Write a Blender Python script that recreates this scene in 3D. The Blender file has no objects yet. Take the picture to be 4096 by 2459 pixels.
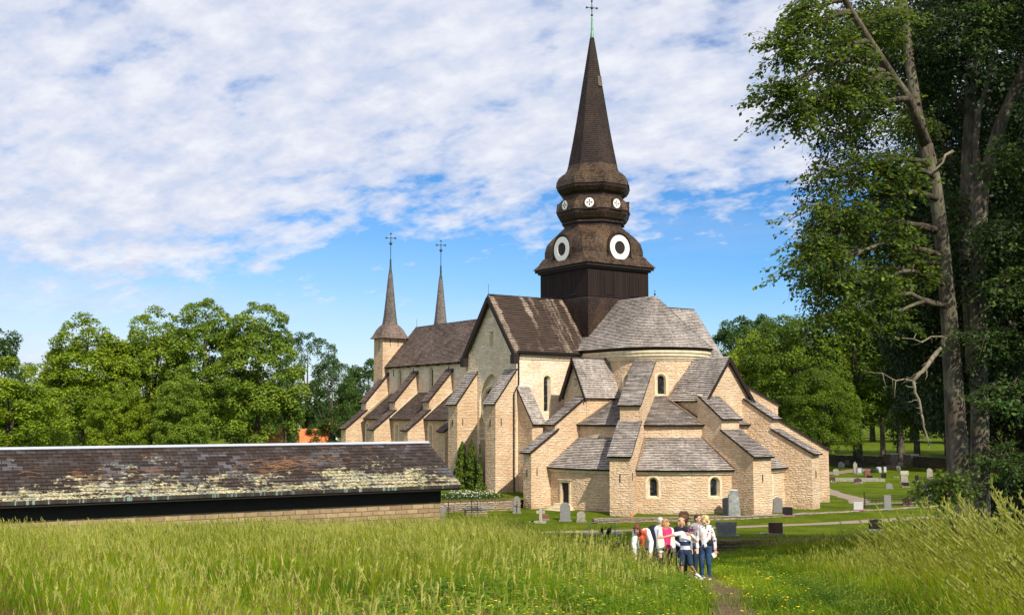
SUN_E = 4.7; SKY_S = .112; EXPO = 0.32
import bpy, bmesh, math, random
import numpy as np
from mathutils import Vector, Matrix, noise
R = random.Random(7)
NR = np.random.default_rng(11)
rad = math.radians
SC = bpy.context.scene
COL = SC.collection

# ------------------------------------------------------------------ helpers
class MB:
    """collects polygons and links them as ONE mesh object"""
    def __init__(s):
        s.v = []; s.f = []; s.m = []
    def poly(s, pts, m=0):
        i = len(s.v); s.v += [tuple(p) for p in pts]; s.f.append(tuple(range(i, i+len(pts)))); s.m.append(m)
    def mesh(s, verts, faces, m=0):
        i = len(s.v); s.v += [tuple(p) for p in verts]
        for f in faces: s.f.append(tuple(k+i for k in f)); s.m.append(m)
    def box(s, x0, x1, y0, y1, z0, z1, m=0):
        v = [(x0,y0,z0),(x1,y0,z0),(x1,y1,z0),(x0,y1,z0),(x0,y0,z1),(x1,y0,z1),(x1,y1,z1),(x0,y1,z1)]
        s.mesh(v, [(3,2,1,0),(4,5,6,7),(0,1,5,4),(1,2,6,5),(2,3,7,6),(3,0,4,7)], m)
    def obox(s, c, ax, ay, az, m=0):
        c = Vector(c); ax = Vector(ax); ay = Vector(ay); az = Vector(az)
        v = [c+sx*ax+sy*ay+sz*az for sz in (-1,1) for sx,sy in ((-1,-1),(1,-1),(1,1),(-1,1))]
        s.mesh(v, [(3,2,1,0),(4,5,6,7),(0,1,5,4),(1,2,6,5),(2,3,7,6),(3,0,4,7)], m)
    def prism(s, base, vec, m=0):
        n = len(base); vec = Vector(vec)
        b = [Vector(p) for p in base]; t = [p+vec for p in b]
        s.mesh(b+t, [tuple(range(n-1,-1,-1)), tuple(range(n,2*n))]+[(i,(i+1)%n,(i+1)%n+n,i+n) for i in range(n)], m)
    def tube(s, pts, rs, n=8, m=0, cap=True):
        pts = [Vector(p) for p in pts]
        if not hasattr(rs,'__len__'): rs = [rs]*len(pts)
        rings = []; up = None
        for i,p in enumerate(pts):
            d = (pts[min(i+1,len(pts)-1)]-pts[max(i-1,0)])
            d = d.normalized() if d.length>1e-9 else Vector((0,0,1))
            if up is None:
                up = Vector((1,0,0)) if abs(d.x)<.8 else Vector((0,1,0))
            a = (up-d*up.dot(d)).normalized(); up = a; b = d.cross(a)
            rings.append([p+rs[i]*(math.cos(t)*a+math.sin(t)*b) for t in [2*math.pi*k/n for k in range(n)]])
        i0 = len(s.v); fs = []
        for i in range(len(pts)-1):
            for k in range(n): fs.append((i*n+k, i*n+(k+1)%n, (i+1)*n+(k+1)%n, (i+1)*n+k))
        if cap: fs += [tuple(range(n-1,-1,-1)), tuple((len(pts)-1)*n+k for k in range(n))]
        s.mesh([v for r in rings for v in r], fs, m)
    def ball(s, c, r, seg=8, ring=6, m=0):
        c = Vector(c); r = r if hasattr(r,'__len__') else (r,r,r)
        vs = [c+Vector((0,0,r[2]))]; fs = []
        for i in range(1,ring):
            a = math.pi*i/ring
            for k in range(seg):
                b = 2*math.pi*k/seg; vs.append(c+Vector((r[0]*math.sin(a)*math.cos(b), r[1]*math.sin(a)*math.sin(b), r[2]*math.cos(a))))
        vs.append(c-Vector((0,0,r[2])))
        for k in range(seg): fs.append((0,1+k,1+(k+1)%seg))
        for i in range(ring-2):
            for k in range(seg): fs.append((1+i*seg+k,1+(i+1)*seg+k,1+(i+1)*seg+(k+1)%seg,1+i*seg+(k+1)%seg))
        l = len(vs)-1; o = 1+(ring-2)*seg
        for k in range(seg): fs.append((l,o+(k+1)%seg,o+k))
        s.mesh(vs, fs, m)
    def build(s, name, mats, parent=None, smooth=False, fix=True):
        me = bpy.data.meshes.new(name); me.from_pydata(s.v, [], s.f)
        if not isinstance(mats,(list,tuple)): mats = [mats]
        for m in mats: me.materials.append(m)
        me.polygons.foreach_set('material_index', s.m)
        if fix:
            bm = bmesh.new(); bm.from_mesh(me); bmesh.ops.recalc_face_normals(bm, faces=bm.faces); bm.to_mesh(me); bm.free()
        if smooth: me.polygons.foreach_set('use_smooth',[True]*len(me.polygons))
        me.update()
        return link(name, me, parent)

def link(name, me, parent=None):
    o = bpy.data.objects.new(name, me); COL.objects.link(o)
    if parent is not None: o.parent = parent
    return o
def explode(o):
    """give every loose piece of a simple mesh an object (part) of its own"""
    bm = bmesh.new(); bm.from_mesh(o.data); bm.verts.ensure_lookup_table(); seen = set(); isl = []
    for v in bm.verts:
        if v.index in seen: continue
        st = [v]; seen.add(v.index); cur = []
        while st:
            a = st.pop(); cur.append(a.index)
            for e in a.link_edges:
                b = e.other_vert(a)
                if b.index not in seen: seen.add(b.index); st.append(b)
        isl.append(set(cur))
    base = o.name.split('.')[0]; sm = o.data.polygons[0].use_smooth
    for I in isl[1:]:
        vs = sorted(I); mp = {q:k for k,q in enumerate(vs)}
        me = bpy.data.meshes.new(base); me.from_pydata([o.data.vertices[q].co[:] for q in vs],[],[[mp[q] for q in p.vertices] for p in o.data.polygons if p.vertices[0] in I])
        for m in o.data.materials: me.materials.append(m)
        me.polygons.foreach_set('use_smooth',[sm]*len(me.polygons)); link(base, me, o.parent)
    bmesh.ops.delete(bm, geom=[v for v in bm.verts if v.index not in isl[0]], context='VERTS'); bm.to_mesh(o.data); bm.free()
def tag(o, label=None, cat=None, group=None, kind=None):
    if label: o['label'] = label
    if cat: o['category'] = cat
    if group: o['group'] = group
    if kind: o['kind'] = kind
    return o
def thing(name, label, cat, loc=(0,0,0), rz=0, group=None):
    o = bpy.data.objects.new(name, None); COL.objects.link(o); o.location = loc; o.rotation_euler = (0,0,rz)
    o.empty_display_size = .3
    return tag(o, label, cat, group)
def dup(root, loc=None, rz=None, scale=None):
    r = root.copy(); COL.objects.link(r)
    for ch in list(root.children):
        c = ch.copy(); COL.objects.link(c); c.parent = r
        for g in ch.children:
            d = g.copy(); COL.objects.link(d); d.parent = c
    if loc is not None: r.location = loc
    if rz is not None: r.rotation_euler = (0,0,rz)
    if scale is not None: r.scale = scale if hasattr(scale,'__len__') else (scale,)*3
    return r

# ------------------------------------------------------------------ materials
class NT:
    def __init__(s, name):
        s.mat = bpy.data.materials.new(name); s.mat.use_nodes = True; s.t = s.mat.node_tree; s.t.nodes.clear()
        s.out = s.n('ShaderNodeOutputMaterial'); s.b = s.n('ShaderNodeBsdfPrincipled'); s.l(s.b.outputs[0], s.out.inputs[0])
        s.co = s.n('ShaderNodeTexCoord').outputs['Object']
    def n(s, k, **kw):
        x = s.t.nodes.new(k)
        for a,b in kw.items(): setattr(x,a,b)
        return x
    def l(s, a, b): s.t.links.new(a,b)
    def inp(s, node, key, val):
        if hasattr(val,'is_output') or hasattr(val,'links'): s.l(val, node.inputs[key])
        else: node.inputs[key].default_value = val
    def math(s, op, a, b=0.0, clamp=False, c=None):
        x = s.n('ShaderNodeMath', operation=op, use_clamp=clamp); s.inp(x,0,a); s.inp(x,1,b)
        if c is not None: s.inp(x,2,c)
        return x.outputs[0]
    def map(s, co, scale=(1,1,1), loc=(0,0,0), rot=(0,0,0)):
        x = s.n('ShaderNodeMapping'); s.l(co, x.inputs[0]); x.inputs['Scale'].default_value = scale
        x.inputs['Location'].default_value = loc; x.inputs['Rotation'].default_value = rot; return x.outputs[0]
    def noise(s, co, scale, detail=3, rough=.55, dist=0):
        x = s.n('ShaderNodeTexNoise'); s.l(co, x.inputs['Vector']); x.inputs['Scale'].default_value = scale
        x.inputs['Detail'].default_value = detail; x.inputs['Roughness'].default_value = rough; x.inputs['Distortion'].default_value = dist
        return x.outputs['Fac']
    def noisec(s, co, scale, detail=2):
        x = s.n('ShaderNodeTexNoise'); s.l(co, x.inputs['Vector']); x.inputs['Scale'].default_value = scale; x.inputs['Detail'].default_value = detail
        return x.outputs['Color']
    def vor(s, co, scale, feature='F1', out='Color', rnd=1.0):
        x = s.n('ShaderNodeTexVoronoi', feature=feature); s.l(co, x.inputs['Vector']); x.inputs['Scale'].default_value = scale
        x.inputs['Randomness'].default_value = rnd; return x.outputs[out]
    def ramp(s, fac, stops, interp='LINEAR'):
        x = s.n('ShaderNodeValToRGB'); s.inp(x,0,fac); e = x.color_ramp.elements; x.color_ramp.interpolation = interp
        while len(e) < len(stops): e.new(.5)
        for k,(p,c) in enumerate(stops):
            e[k].position = p; e[k].color = (c,c,c,1) if not hasattr(c,'__len__') else (*c,1)
        return x.outputs[0]
    def mix(s, fac, a, b, mode='MIX'):
        x = s.n('ShaderNodeMix', data_type='RGBA', blend_type=mode); s.inp(x,0,fac)
        for k,v in ((6,a),(7,b)):
            if hasattr(v,'is_output'): s.l(v, x.inputs[k])
            else: x.inputs[k].default_value = (*v,1) if len(v)==3 else v
        return x.outputs[2]
    def sep(s, v):
        x = s.n('ShaderNodeSeparateXYZ'); s.l(v, x.inputs[0]); return x.outputs
    def comb(s, x0, y0, z0):
        x = s.n('ShaderNodeCombineXYZ'); s.inp(x,0,x0); s.inp(x,1,y0); s.inp(x,2,z0); return x.outputs[0]
    def vadd(s, a, b, op='ADD'):
        x = s.n('ShaderNodeVectorMath', operation=op); s.inp(x,0,a); s.inp(x,1,b); return x.outputs[0]
    def vscale(s, a, k):
        x = s.n('ShaderNodeVectorMath', operation='SCALE'); s.l(a, x.inputs[0]); x.inputs['Scale'].default_value = k; return x.outputs[0]
    def bump(s, h, strength=.5, dist=.02):
        x = s.n('ShaderNodeBump'); s.l(h, x.inputs['Height']); x.inputs['Strength'].default_value = strength; x.inputs['Distance'].default_value = dist
        s.l(x.outputs[0], s.b.inputs['Normal'])
    def fin(s, col, rough=.8, metal=0, spec=.3):
        s.inp(s.b,'Base Color', col if hasattr(col,'is_output') else (*col,1)); s.inp(s.b,'Roughness',rough); s.inp(s.b,'Metallic',metal)
        s.b.inputs['Specular IOR Level'].default_value = spec
        return s.mat

def m_plain(name, col, rough=.7, metal=0, var=.12, scale=6, spec=.3):
    t = NT(name); f = t.noise(t.co, scale, 4)
    a = tuple(c*(1-var) for c in col); b = tuple(min(1,c*(1+var)) for c in col)
    c = t.mix(t.ramp(f,[(.3,0),(.7,1)]), a, b); t.bump(f,.15,.01)
    return t.fin(c, rough, metal, spec)

def m_stone(name, base=(.50,.40,.29), cell=(1.9,1.9,7.2), bump=.75, warm=1.0, dark=.0, mort=.62):
    """coursed limestone rubble: long flat stones, each its own tint, worn joints"""
    t = NT(name); co = t.co
    w = t.vscale(t.vadd(t.noisec(co,1.3,4),(-.5,-.5,-.5)), .11)
    q = t.sep(t.vadd(co, w)); zr = t.math('ADD', t.math('MULTIPLY', q[2], cell[2]), t.math('MULTIPLY', t.noise(t.map(co,(.02,.02,1.1)),1.0,2), 3.0))
    row = t.math('FLOOR', zr); fr = t.math('FRACT', zr)
    c2 = t.comb(t.math('ADD', t.math('MULTIPLY', q[0], cell[0]), t.math('MULTIPLY', row, 3.71)), t.math('ADD', t.math('MULTIPLY', q[1], cell[1]), t.math('MULTIPLY', row, 5.13)), t.math('MULTIPLY', row, 2.37))
    cc = t.vor(c2, 1.0, out='Color'); dv = t.vor(c2, 1.0, 'DISTANCE_TO_EDGE', 'Distance')
    de = t.math('MINIMUM', t.math('MULTIPLY', dv, .9), t.math('MULTIPLY', t.math('MINIMUM', fr, t.math('SUBTRACT', 1.0, fr)), .42))
    r,g,b_ = t.sep(cc)[:3]
    pal = t.ramp(r, [(.0,(base[0]*.80,base[1]*.78,base[2]*.76)),(.25,(base[0]*.95,base[1]*.94,base[2]*.90)),(.55,base),
                     (.80,(base[0]*1.12,base[1]*1.13,base[2]*1.16)),(.93,(base[0]*1.14,base[1]*.98,base[2]*.72*warm)),(1,(base[0]*.98,base[1]*.80,base[2]*.62))])
    big = t.noise(co,.33,5,.6); pal = t.mix(t.ramp(big,[(.42,0),(.66,.6)]), pal, (base[0]*.74,base[1]*.64,base[2]*.52))
    pale = t.noise(t.map(co,(1,1,1),(9,4,2)),.5,3); pal = t.mix(t.ramp(pale,[(.5,0),(.7,.35)]), pal, (base[0]*1.25,base[1]*1.3,base[2]*1.38))
    fine = t.noise(co,14,4,.7); pal = t.mix(t.ramp(fine,[(.35,.28),(.6,0)]), pal, (base[0]*.5,base[1]*.46,base[2]*.4))
    stn = t.noise(t.map(co,(1.3,1.3,.16),(3,1,0)),1.0,4,.6); pal = t.mix(t.ramp(stn,[(.50,0),(.72,.42)]), pal, (base[0]*.62,base[1]*.56,base[2]*.50))
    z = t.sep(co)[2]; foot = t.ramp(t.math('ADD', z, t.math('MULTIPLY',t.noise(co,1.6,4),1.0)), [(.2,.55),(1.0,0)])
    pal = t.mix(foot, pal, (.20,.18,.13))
    joint = t.ramp(de, [(.0,mort),(.10,0)])
    pal = t.mix(joint, pal, (base[0]*.42,base[1]*.36,base[2]*.30))
    h = t.math('ADD', t.math('MULTIPLY', t.ramp(de,[(.0,0),(.16,1)]), 1.0), t.math('ADD', t.math('MULTIPLY', g, .7), t.math('MULTIPLY', t.noise(co,7,5,.7), .8)))
    t.bump(h, bump, .06)
    return t.fin(pal, .9, 0, .15)

def m_shingle(name, light=(.30,.255,.22), darkc=(.075,.055,.045), streak=.0, bias=.5, rough=.62, sun=.0, wet=(.5,.36,.2), course=None):
    """oak shingles: every shingle its own grey-brown, damp streaks down the slope"""
    t = NT(name); co = t.co
    n1 = t.vor(t.map(co,(7.5,7.5,5.0)),1.0,out='Color'); r,g,b_ = t.sep(n1)[:3]
    patch = t.noise(t.map(co,(.55,.55,.25)),1.0,5,.65)
    k = t.math('ADD', t.math('MULTIPLY', r, .45), t.math('MULTIPLY', t.math('ADD', t.math('MULTIPLY', t.math('SUBTRACT',patch,.5),1.5), .5), .95))
    c = t.ramp(k, [(bias-.28,darkc),(bias,tuple((a+b)/2 for a,b in zip(light,darkc))),(bias+.30,light),(min(1,bias+.48),tuple(min(1,a*1.35) for a in light))])
    if streak:
        sc = streak
        s1 = t.noise(t.map(t.vadd(co,t.vscale(t.noisec(co,1.6,3),.9)),(.10,sc,.04)),1.0,4,.55)
        c = t.mix(t.ramp(s1,[(.50,0.95),(.60,0)]), c, tuple(q*1.6 for q in darkc))
    fine = t.noise(co,24,3,.7); c = t.mix(t.ramp(fine,[(.3,.4),(.62,0)]), c, tuple(a*.45 for a in darkc))
    t.bump(t.math('ADD', t.math('MULTIPLY', g, 1.0), fine), .5, .02)
    return t.fin(c, rough, 0, .2)

def m_leaf(name, c0, c1, c2, trans=.35, nscale=.25, rough=.55):
    t = NT(name)
    a = t.n('ShaderNodeAttribute'); a.attribute_name = 'rnd'
    big = t.noise(t.co, nscale, 3)
    k = t.math('ADD', t.math('MULTIPLY', a.outputs['Fac'], .75), t.math('MULTIPLY', t.math('SUBTRACT', big, .37), 1.0))
    c = t.ramp(k, [(.05,c0),(.5,c1),(.95,c2)])
    t.fin(c, rough, 0, .25)
    tr = t.n('ShaderNodeBsdfTranslucent'); t.l(t.mix(.5, c, tuple(min(1,x*1.8) for x in c2)), tr.inputs[0])
    mx = t.n('ShaderNodeMixShader'); mx.inputs[0].default_value = trans
    t.l(t.b.outputs[0], mx.inputs[1]); t.l(tr.outputs[0], mx.inputs[2]); t.l(mx.outputs[0], t.out.inputs[0])
    return t.mat

def m_bark(name, base=(.10,.08,.062), light=(.21,.18,.14)):
    t = NT(name); co = t.co
    n = t.noise(t.map(co,(9,9,1.4)),1.0,5,.7,.6); p = t.noise(co,1.3,4,.6)
    c = t.ramp(n,[(.3,tuple(x*.4 for x in base)),(.5,base),(.72,light)])
    c = t.mix(t.ramp(p,[(.45,0),(.7,.6)]), c, (.22,.24,.14)); t.bump(n,1.0,.06)
    return t.fin(c,.9,0,.1)

M = {}
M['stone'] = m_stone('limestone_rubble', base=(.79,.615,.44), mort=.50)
M['stone_fine'] = m_stone('limestone_gable', base=(.86,.75,.60), cell=(1.5,1.5,5.2), bump=.45, mort=.38)
M['stone_trim'] = m_plain('dressed_limestone', (.66,.56,.39), .85, var=.18, scale=3)
M['ashlar'] = m_plain('ashlar_pale', (.72,.61,.45), .85, var=.12, scale=2)
M['roof_grey'] = m_shingle('shingle_weathered', (.45,.405,.365), (.155,.128,.112), bias=.50)
M['roof_brown'] = m_shingle('shingle_brown', (.20,.150,.125), (.070,.048,.038), bias=.54)
M['roof_streak'] = m_shingle('shingle_streaked', (.36,.28,.215), (.040,.027,.021), streak=1.15, bias=.50)
M['roof_turret'] = m_shingle('shingle_turret', (.18,.155,.138), (.05,.04,.034), bias=.5)
M['roof_dark'] = m_shingle('shingle_dark_aisle', (.125,.095,.08), (.05,.036,.03), bias=.5)
M['tower_shingle'] = m_shingle('shingle_tarred', (.050,.030,.021), (.012,.007,.006), bias=.56, rough=.5)
M['tower_gold'] = m_shingle('shingle_tarred_worn', (.120,.076,.045), (.012,.008,.006), bias=.60, rough=.5)
M['spire'] = m_shingle('shingle_spire', (.040,.026,.021), (.012,.008,.007), bias=.56, rough=.65)
t = NT('tarred_boards'); s = t.sep(t.co); q = t.math('ADD', s[0], s[1])
fr = t.math('FRACT', t.math('MULTIPLY', q, 4.2)); line = t.ramp(fr,[(.0,0),(.10,1),(.9,1),(1,0)])
bd = t.noise(t.comb(t.math('FLOOR', t.math('MULTIPLY', q, 4.2)), 0.0, 0.0), 9.7, 1)
st = t.noise(t.map(t.co,(8,8,.5)),1.0,4,.7)
c = t.ramp(t.math('ADD', t.math('MULTIPLY',bd,.7), t.math('MULTIPLY',st,.4)), [(.3,(.010,.006,.005)),(.8,(.034,.021,.017))])
c = t.mix(line, (.004,.003,.002), c); t.bump(line,.8,.03); M['boards'] = t.fin(c,.7,0,.15)
M['darkwood'] = m_plain('dark_tarred_wood', (.022,.014,.011), .6)
M['brownwood'] = m_plain('brown_flashing_board', (.26,.16,.09), .7, var=.3)
M['iron'] = m_plain('black_iron', (.018,.017,.017), .45, .3)
M['copper'] = m_plain('green_copper', (.12,.30,.17), .5, .2, var=.35, scale=3)
M['darkcopper'] = m_plain('dark_copper', (.035,.055,.045), .45, .4)
M['white'] = m_plain('white_painted_board', (.80,.79,.74), .6, var=.05)
M['black'] = m_plain('black_paint', (.015,.012,.012), .5)
t = NT('leaded_glass'); cc = t.map(t.co,(4.2,4.2,4.2)); v = t.vor(t.map(t.co,(5,5,5)),1.0,out='Color')
M['glass'] = t.fin(t.ramp(t.sep(v)[0],[(.0,(.006,.008,.010)),(.8,(.025,.032,.038)),(1,(.07,.085,.095))]), .12, 0, .6)
M['lead'] = m_plain('lead_bars', (.03,.03,.032), .5, .3)
M['lead_sheet'] = m_plain('pale_ridge_metal', (.46,.50,.56), .45, .2, var=.08)
M['bark'] = m_bark('bark_grey'); M['bark_dark'] = m_bark('bark_dark', (.07,.055,.042), (.14,.12,.09))
M['deadwood'] = m_bark('dead_branch_bark', (.19,.15,.11), (.36,.32,.26))
# ------------------------------------------------------------------ camera, light, sky
cam = bpy.data.cameras.new('camera'); camo = bpy.data.objects.new('camera', cam); COL.objects.link(camo)
cam.sensor_width = 36; cam.lens = 36*4277/4096; cam.clip_end = 5000; cam.clip_start = .1
camo.location = (0,0,8.1); camo.rotation_euler = (rad(90+5.61),0,0)
SC.camera = camo
SUN = Vector((.345,-.66,.67)).normalized()
sl = bpy.data.lights.new('sun','SUN'); sl.energy = SUN_E; sl.angle = rad(.55); sl.color = (1.0,.90,.76)
so = bpy.data.objects.new('sun', sl); COL.objects.link(so); so.rotation_euler = SUN.to_track_quat('Z','Y').to_euler(); so.location = (30,-30,60)
w = bpy.data.worlds.new('World'); SC.world = w; w.use_nodes = True; wt = w.node_tree; wt.nodes.clear()
def wn(k,**kw):
    x = wt.nodes.new(k)
    for a,b in kw.items(): setattr(x,a,b)
    return x
class W_(NT):
    def __init__(s): s.t = wt
W = W_()
wo = wn('ShaderNodeOutputWorld'); bg = wn('ShaderNodeBackground'); wt.links.new(bg.outputs[0], wo.inputs[0])
sky = wn('ShaderNodeTexSky', sky_type='NISHITA'); sky.sun_disc = False; sky.sun_elevation = math.asin(SUN.z)
sky.sun_rotation = math.atan2(SUN.x, SUN.y); sky.air_density = 1.0; sky.dust_density = .6; sky.ozone_density = 2.2; sky.altitude = 200
co = wn('ShaderNodeTexCoord').outputs['Generated']
x,y,z = W.sep(co)[:3]
zz = W.math('MAXIMUM', z, 0.0)
den = W.math('MULTIPLY', W.math('ADD', zz, .34), .62)
px = W.math('DIVIDE', x, den); py = W.math('DIVIDE', y, den)
P = W.comb(px, py, 0.0)
rot = W.map(P, (1,1,1), (3.1,1.7,0), (0,0,rad(30)))
big = W.noise(W.map(rot,(.34,.46,1)), 1.0, 4, .5)
mid = W.noise(W.map(rot,(1.2,1.5,1)), 1.0, 5, .55, .2)
sml = W.noise(W.map(rot,(11,13,1),(2,5,0)), 1.0, 4, .6, .1)
puff = W.noise(W.map(rot,(5.6,7.4,1),(7,1,0)), 1.0, 4, .6, .1)
# cloud deck ends above the horizon, lower edge climbing to the right
edge = W.math('SUBTRACT', W.math('SUBTRACT', zz, W.math('MULTIPLY', x, .14)), .150)
deck = W.math('MULTIPLY', edge, 7.5)
deck = W.math('MINIMUM', deck, .64)
d = W.math('ADD', deck, W.math('ADD', W.math('MULTIPLY', W.math('SUBTRACT',big,.5), .9), W.math('ADD', W.math('MULTIPLY', W.math('SUBTRACT',mid,.5), 1.2), W.math('ADD', W.math('MULTIPLY', W.math('SUBTRACT',sml,.5), .75), W.math('MULTIPLY', W.math('SUBTRACT',puff,.5), 1.6)))))
cl = W.ramp(d, [(.0,0),(.25,.62),(.45,.90),(.68,.98)])
# thin streaks low down
st = W.noise(W.map(W.comb(W.math('MULTIPLY',x,1.0), W.math('MULTIPLY',z,9.0), 0.0),(1.6,1.5,1),(4.3,.6,0)), 1.0, 5, .55, .4)
low = W.ramp(z, [(.0,.9),(.10,.75),(.20,.25),(.3,0)])
lowx = W.ramp(W.math('ADD', x, .5), [(.1,1.0),(.45,.45),(.9,.25)])
stv = W.math('MULTIPLY', W.math('MULTIPLY', W.ramp(st,[(.48,0),(.66,.85)]), low), lowx)
cl = W.math('MAXIMUM', cl, stv)
shade = W.ramp(W.math('ADD', W.math('MULTIPLY',sml,.40), W.math('MULTIPLY',W.math('SUBTRACT',1.0,puff),.65)), [(.40,(6.3,6.5,7.0)),(.50,(5.6,5.8,6.6)),(.62,(4.6,5.1,6.3))])
hz = W.math('MULTIPLY', W.ramp(z,[(.0,.75),(.07,.55),(.16,.18),(.26,0)]), W.ramp(W.math('ADD',x,.5),[(.05,1.0),(.50,.45),(.75,.12)]))
skyc = W.mix(1.0, sky.outputs[0], W.ramp(z,[(.0,(.98,1.0,1.06)),(.12,(.40,.75,1.08)),(.24,(.20,.60,.98)),(.5,(.24,.62,.98))]), 'MULTIPLY')
col = W.mix(cl, W.mix(hz, skyc, (5.6,6.1,7.0)), shade)
wt.links.new(col, bg.inputs[0]); bg.inputs[1].default_value = SKY_S
SC.view_settings.view_transform = 'Standard'; SC.view_settings.look = 'None'; SC.view_settings.exposure = EXPO; SC.view_settings.gamma = 1
SC.cycles.max_bounces = 6; SC.cycles.diffuse_bounces = 3; SC.cycles.transmission_bounces = 4; SC.cycles.transparent_max_bounces = 4
SC.cycles.use_denoising = True

# ------------------------------------------------------------------ terrain
def smooth(a, b, x):
    t = np.clip((x-a)/(b-a),0,1); return t*t*(3-2*t)
YC = [-60,-20,0,10,15,20,29,40,48,55,66,76,83,88,400,2000]
ZC = [8.0,7.2,6.35,5.72,5.25,4.75,3.67,2.55,1.7,.83,.6,-.28,-.30,.0,.0,6.0]
YL = [-60,-20,0,10,20,30,40,48,56,66,76,83,88,400,2000]
ZL = [8.0,7.2,6.35,5.85,5.2,4.4,3.35,2.95,2.0,.7,-.2,-.30,.0,.0,6.0]
def H(x, y):
    x = np.asarray(x,float); y = np.asarray(y,float)
    zc = np.interp(y,YC,ZC); zl = np.interp(y,YL,ZL)
    w_ = smooth(3.6,-1.0,x) if False else 1-smooth(-1.0,3.4,x)
    z = zc*(1-w_)+zl*w_
    z = z + .55*smooth(6.5,14,x)*np.interp(y,[5,20,38,50,62],[0,.4,1,.6,0])
    z = z + .05*np.sin(x*.9+1.3)*np.sin(y*.7)*np.interp(y,[0,8,55,66],[1,1,1,0])
    return z
def Hs(x,y): return float(H(x,y))
LEDGE = [(6.2,82.9),(8.2,83.3),(18,85.2),(23,87.0),(28.4,89.4),(41,96.5),(60,108)]
xs = np.unique(np.concatenate([np.linspace(-1500,-80,20), np.linspace(-80,-30,26), np.linspace(-30,45,126), np.linspace(45,90,24), np.linspace(90,1500,20)]))
ys = np.unique(np.concatenate([np.linspace(-300,-10,10), np.linspace(-10,60,118), np.linspace(60,110,84), np.linspace(110,240,44), np.linspace(240,2000,24)]))
X,Y = np.meshgrid(xs,ys); Z = H(X,Y)
# small step at the ledge line: lower in front of it
yl = np.interp(X,[p[0] for p in LEDGE],[p[1] for p in LEDGE])
front = np.clip((yl-Y)/.6,0,1)*np.clip((Y-70)/8,0,1)*smooth(5,8,X)
Z = Z - np.where((Y<yl)&(Y>70)&(X>5), .02*front*np.interp(Y,[76,88,110],[.0,1,1]), 0)
nx,ny = len(xs),len(ys)
me = bpy.data.meshes.new('ground')
vv = np.stack([X.ravel(),Y.ravel(),Z.ravel()],1)
ii = (np.arange(ny-1)[:,None]*nx+np.arange(nx-1)[None,:]).ravel()
ff = np.stack([ii,ii+1,ii+nx+1,ii+nx],1)
me.from_pydata(vv.tolist(),[],ff.tolist()); me.polygons.foreach_set('use_smooth',[True]*len(me.polygons))
t = NT('ground_grass'); co = t.co
a = t.noise(co,.35,5,.6); b = t.noise(co,3.5,5,.7); c_ = t.noise(co,22,3,.7)
k = t.math('ADD', t.math('MULTIPLY',a,.5), t.math('ADD', t.math('MULTIPLY',b,.3), t.math('MULTIPLY',c_,.35)))
c = t.ramp(k,[(.36,(.024,.045,.003)),(.52,(.065,.105,.005)),(.66,(.13,.165,.010)),(.8,(.20,.21,.025))])
yv = t.sep(co)[1]
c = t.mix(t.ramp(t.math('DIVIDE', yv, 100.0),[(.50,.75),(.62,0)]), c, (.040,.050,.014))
fl = t.vor(co, 2.6,'F1','Distance'); c = t.mix(t.math('MULTIPLY', t.ramp(fl,[(.06,.7),(.10,0)]), t.ramp(t.math('DIVIDE', yv, 100.0),[(.86,0),(.92,1)])), c, (.5,.52,.42))
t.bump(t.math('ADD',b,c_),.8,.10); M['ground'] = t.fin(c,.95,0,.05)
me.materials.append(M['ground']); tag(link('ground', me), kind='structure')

def strip(name, pts, widths, mat, lift=.012, n=None, wob=.12, hf=None):
    P_ = [Vector((p[0],p[1],0)) for p in pts]; out = []
    L = [0]
    for i in range(1,len(P_)): L.append(L[-1]+(P_[i]-P_[i-1]).length)
    n = n or int(L[-1]/.5)+2
    mb = MB(); rows = []
    for k in range(n):
        s_ = L[-1]*k/(n-1); i = max(j for j in range(len(L)-1) if L[j]<=s_+1e-9); f = (s_-L[i])/(L[i+1]-L[i])
        p = P_[i].lerp(P_[i+1],f); d = (P_[i+1]-P_[i]).normalized(); nn = Vector((-d.y,d.x,0)); wd = widths[i]*(1-f)+widths[i+1]*f
        row = []
        for j in range(7):
            q = p+nn*wd*(j/6-.5)*(1+wob*noise.noise((s_*.9,j>3,3.3))*2)
            row.append((q.x,q.y,(hf or Hs)(q.x,q.y)+lift+(.0 if 0<j<6 else -.02)))
        rows.append(row)
    for a_,b_ in zip(rows,rows[1:]):
        for j in range(6): mb.poly([a_[j],a_[j+1],b_[j+1],b_[j]])
    o = mb.build(name, mat, fix=False); return tag(o, kind='structure')
def surf(x,y):   # ground height incl. the step in front of the ledge
    z = Hs(x,y); yl = float(np.interp(x,[p[0] for p in LEDGE],[p[1] for p in LEDGE]))
    if y<yl and y>70 and x>5:
        z -= .02*min(1,(yl-y)/.6)*min(1,(y-70)/8)*float(smooth(5,8,x))*float(np.interp(y,[76,88,110],[0,1,1]))
    return z
t = NT('dirt'); b = t.noise(t.co,5,5,.7); M['dirt'] = t.mat; t.bump(b,.8,.04)
t.fin(t.ramp(b,[(.3,(.065,.040,.026)),(.55,(.15,.095,.062)),(.75,(.22,.15,.105))]),.95,0,.1)
t = NT('gravel'); b = t.noise(t.co,9,5,.75); M['gravel'] = t.mat; t.bump(b,.6,.02)
t.fin(t.ramp(b,[(.3,(.20,.155,.12)),(.7,(.33,.265,.21))]),.95,0,.1)
PATH = [(-1.2,-6),(.2,3),(1.6,9),(3.05,15),(4.0,20),(4.75,25),(5.15,29),(5.3,34),(5.6,42),(6.5,50),(7.5,58)]
strip('dirt_path', PATH, [.6,.6,.6,.62,.68,.75,1.0,.7,.6,.6,.6], M['dirt'], .03, wob=.25)
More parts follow.
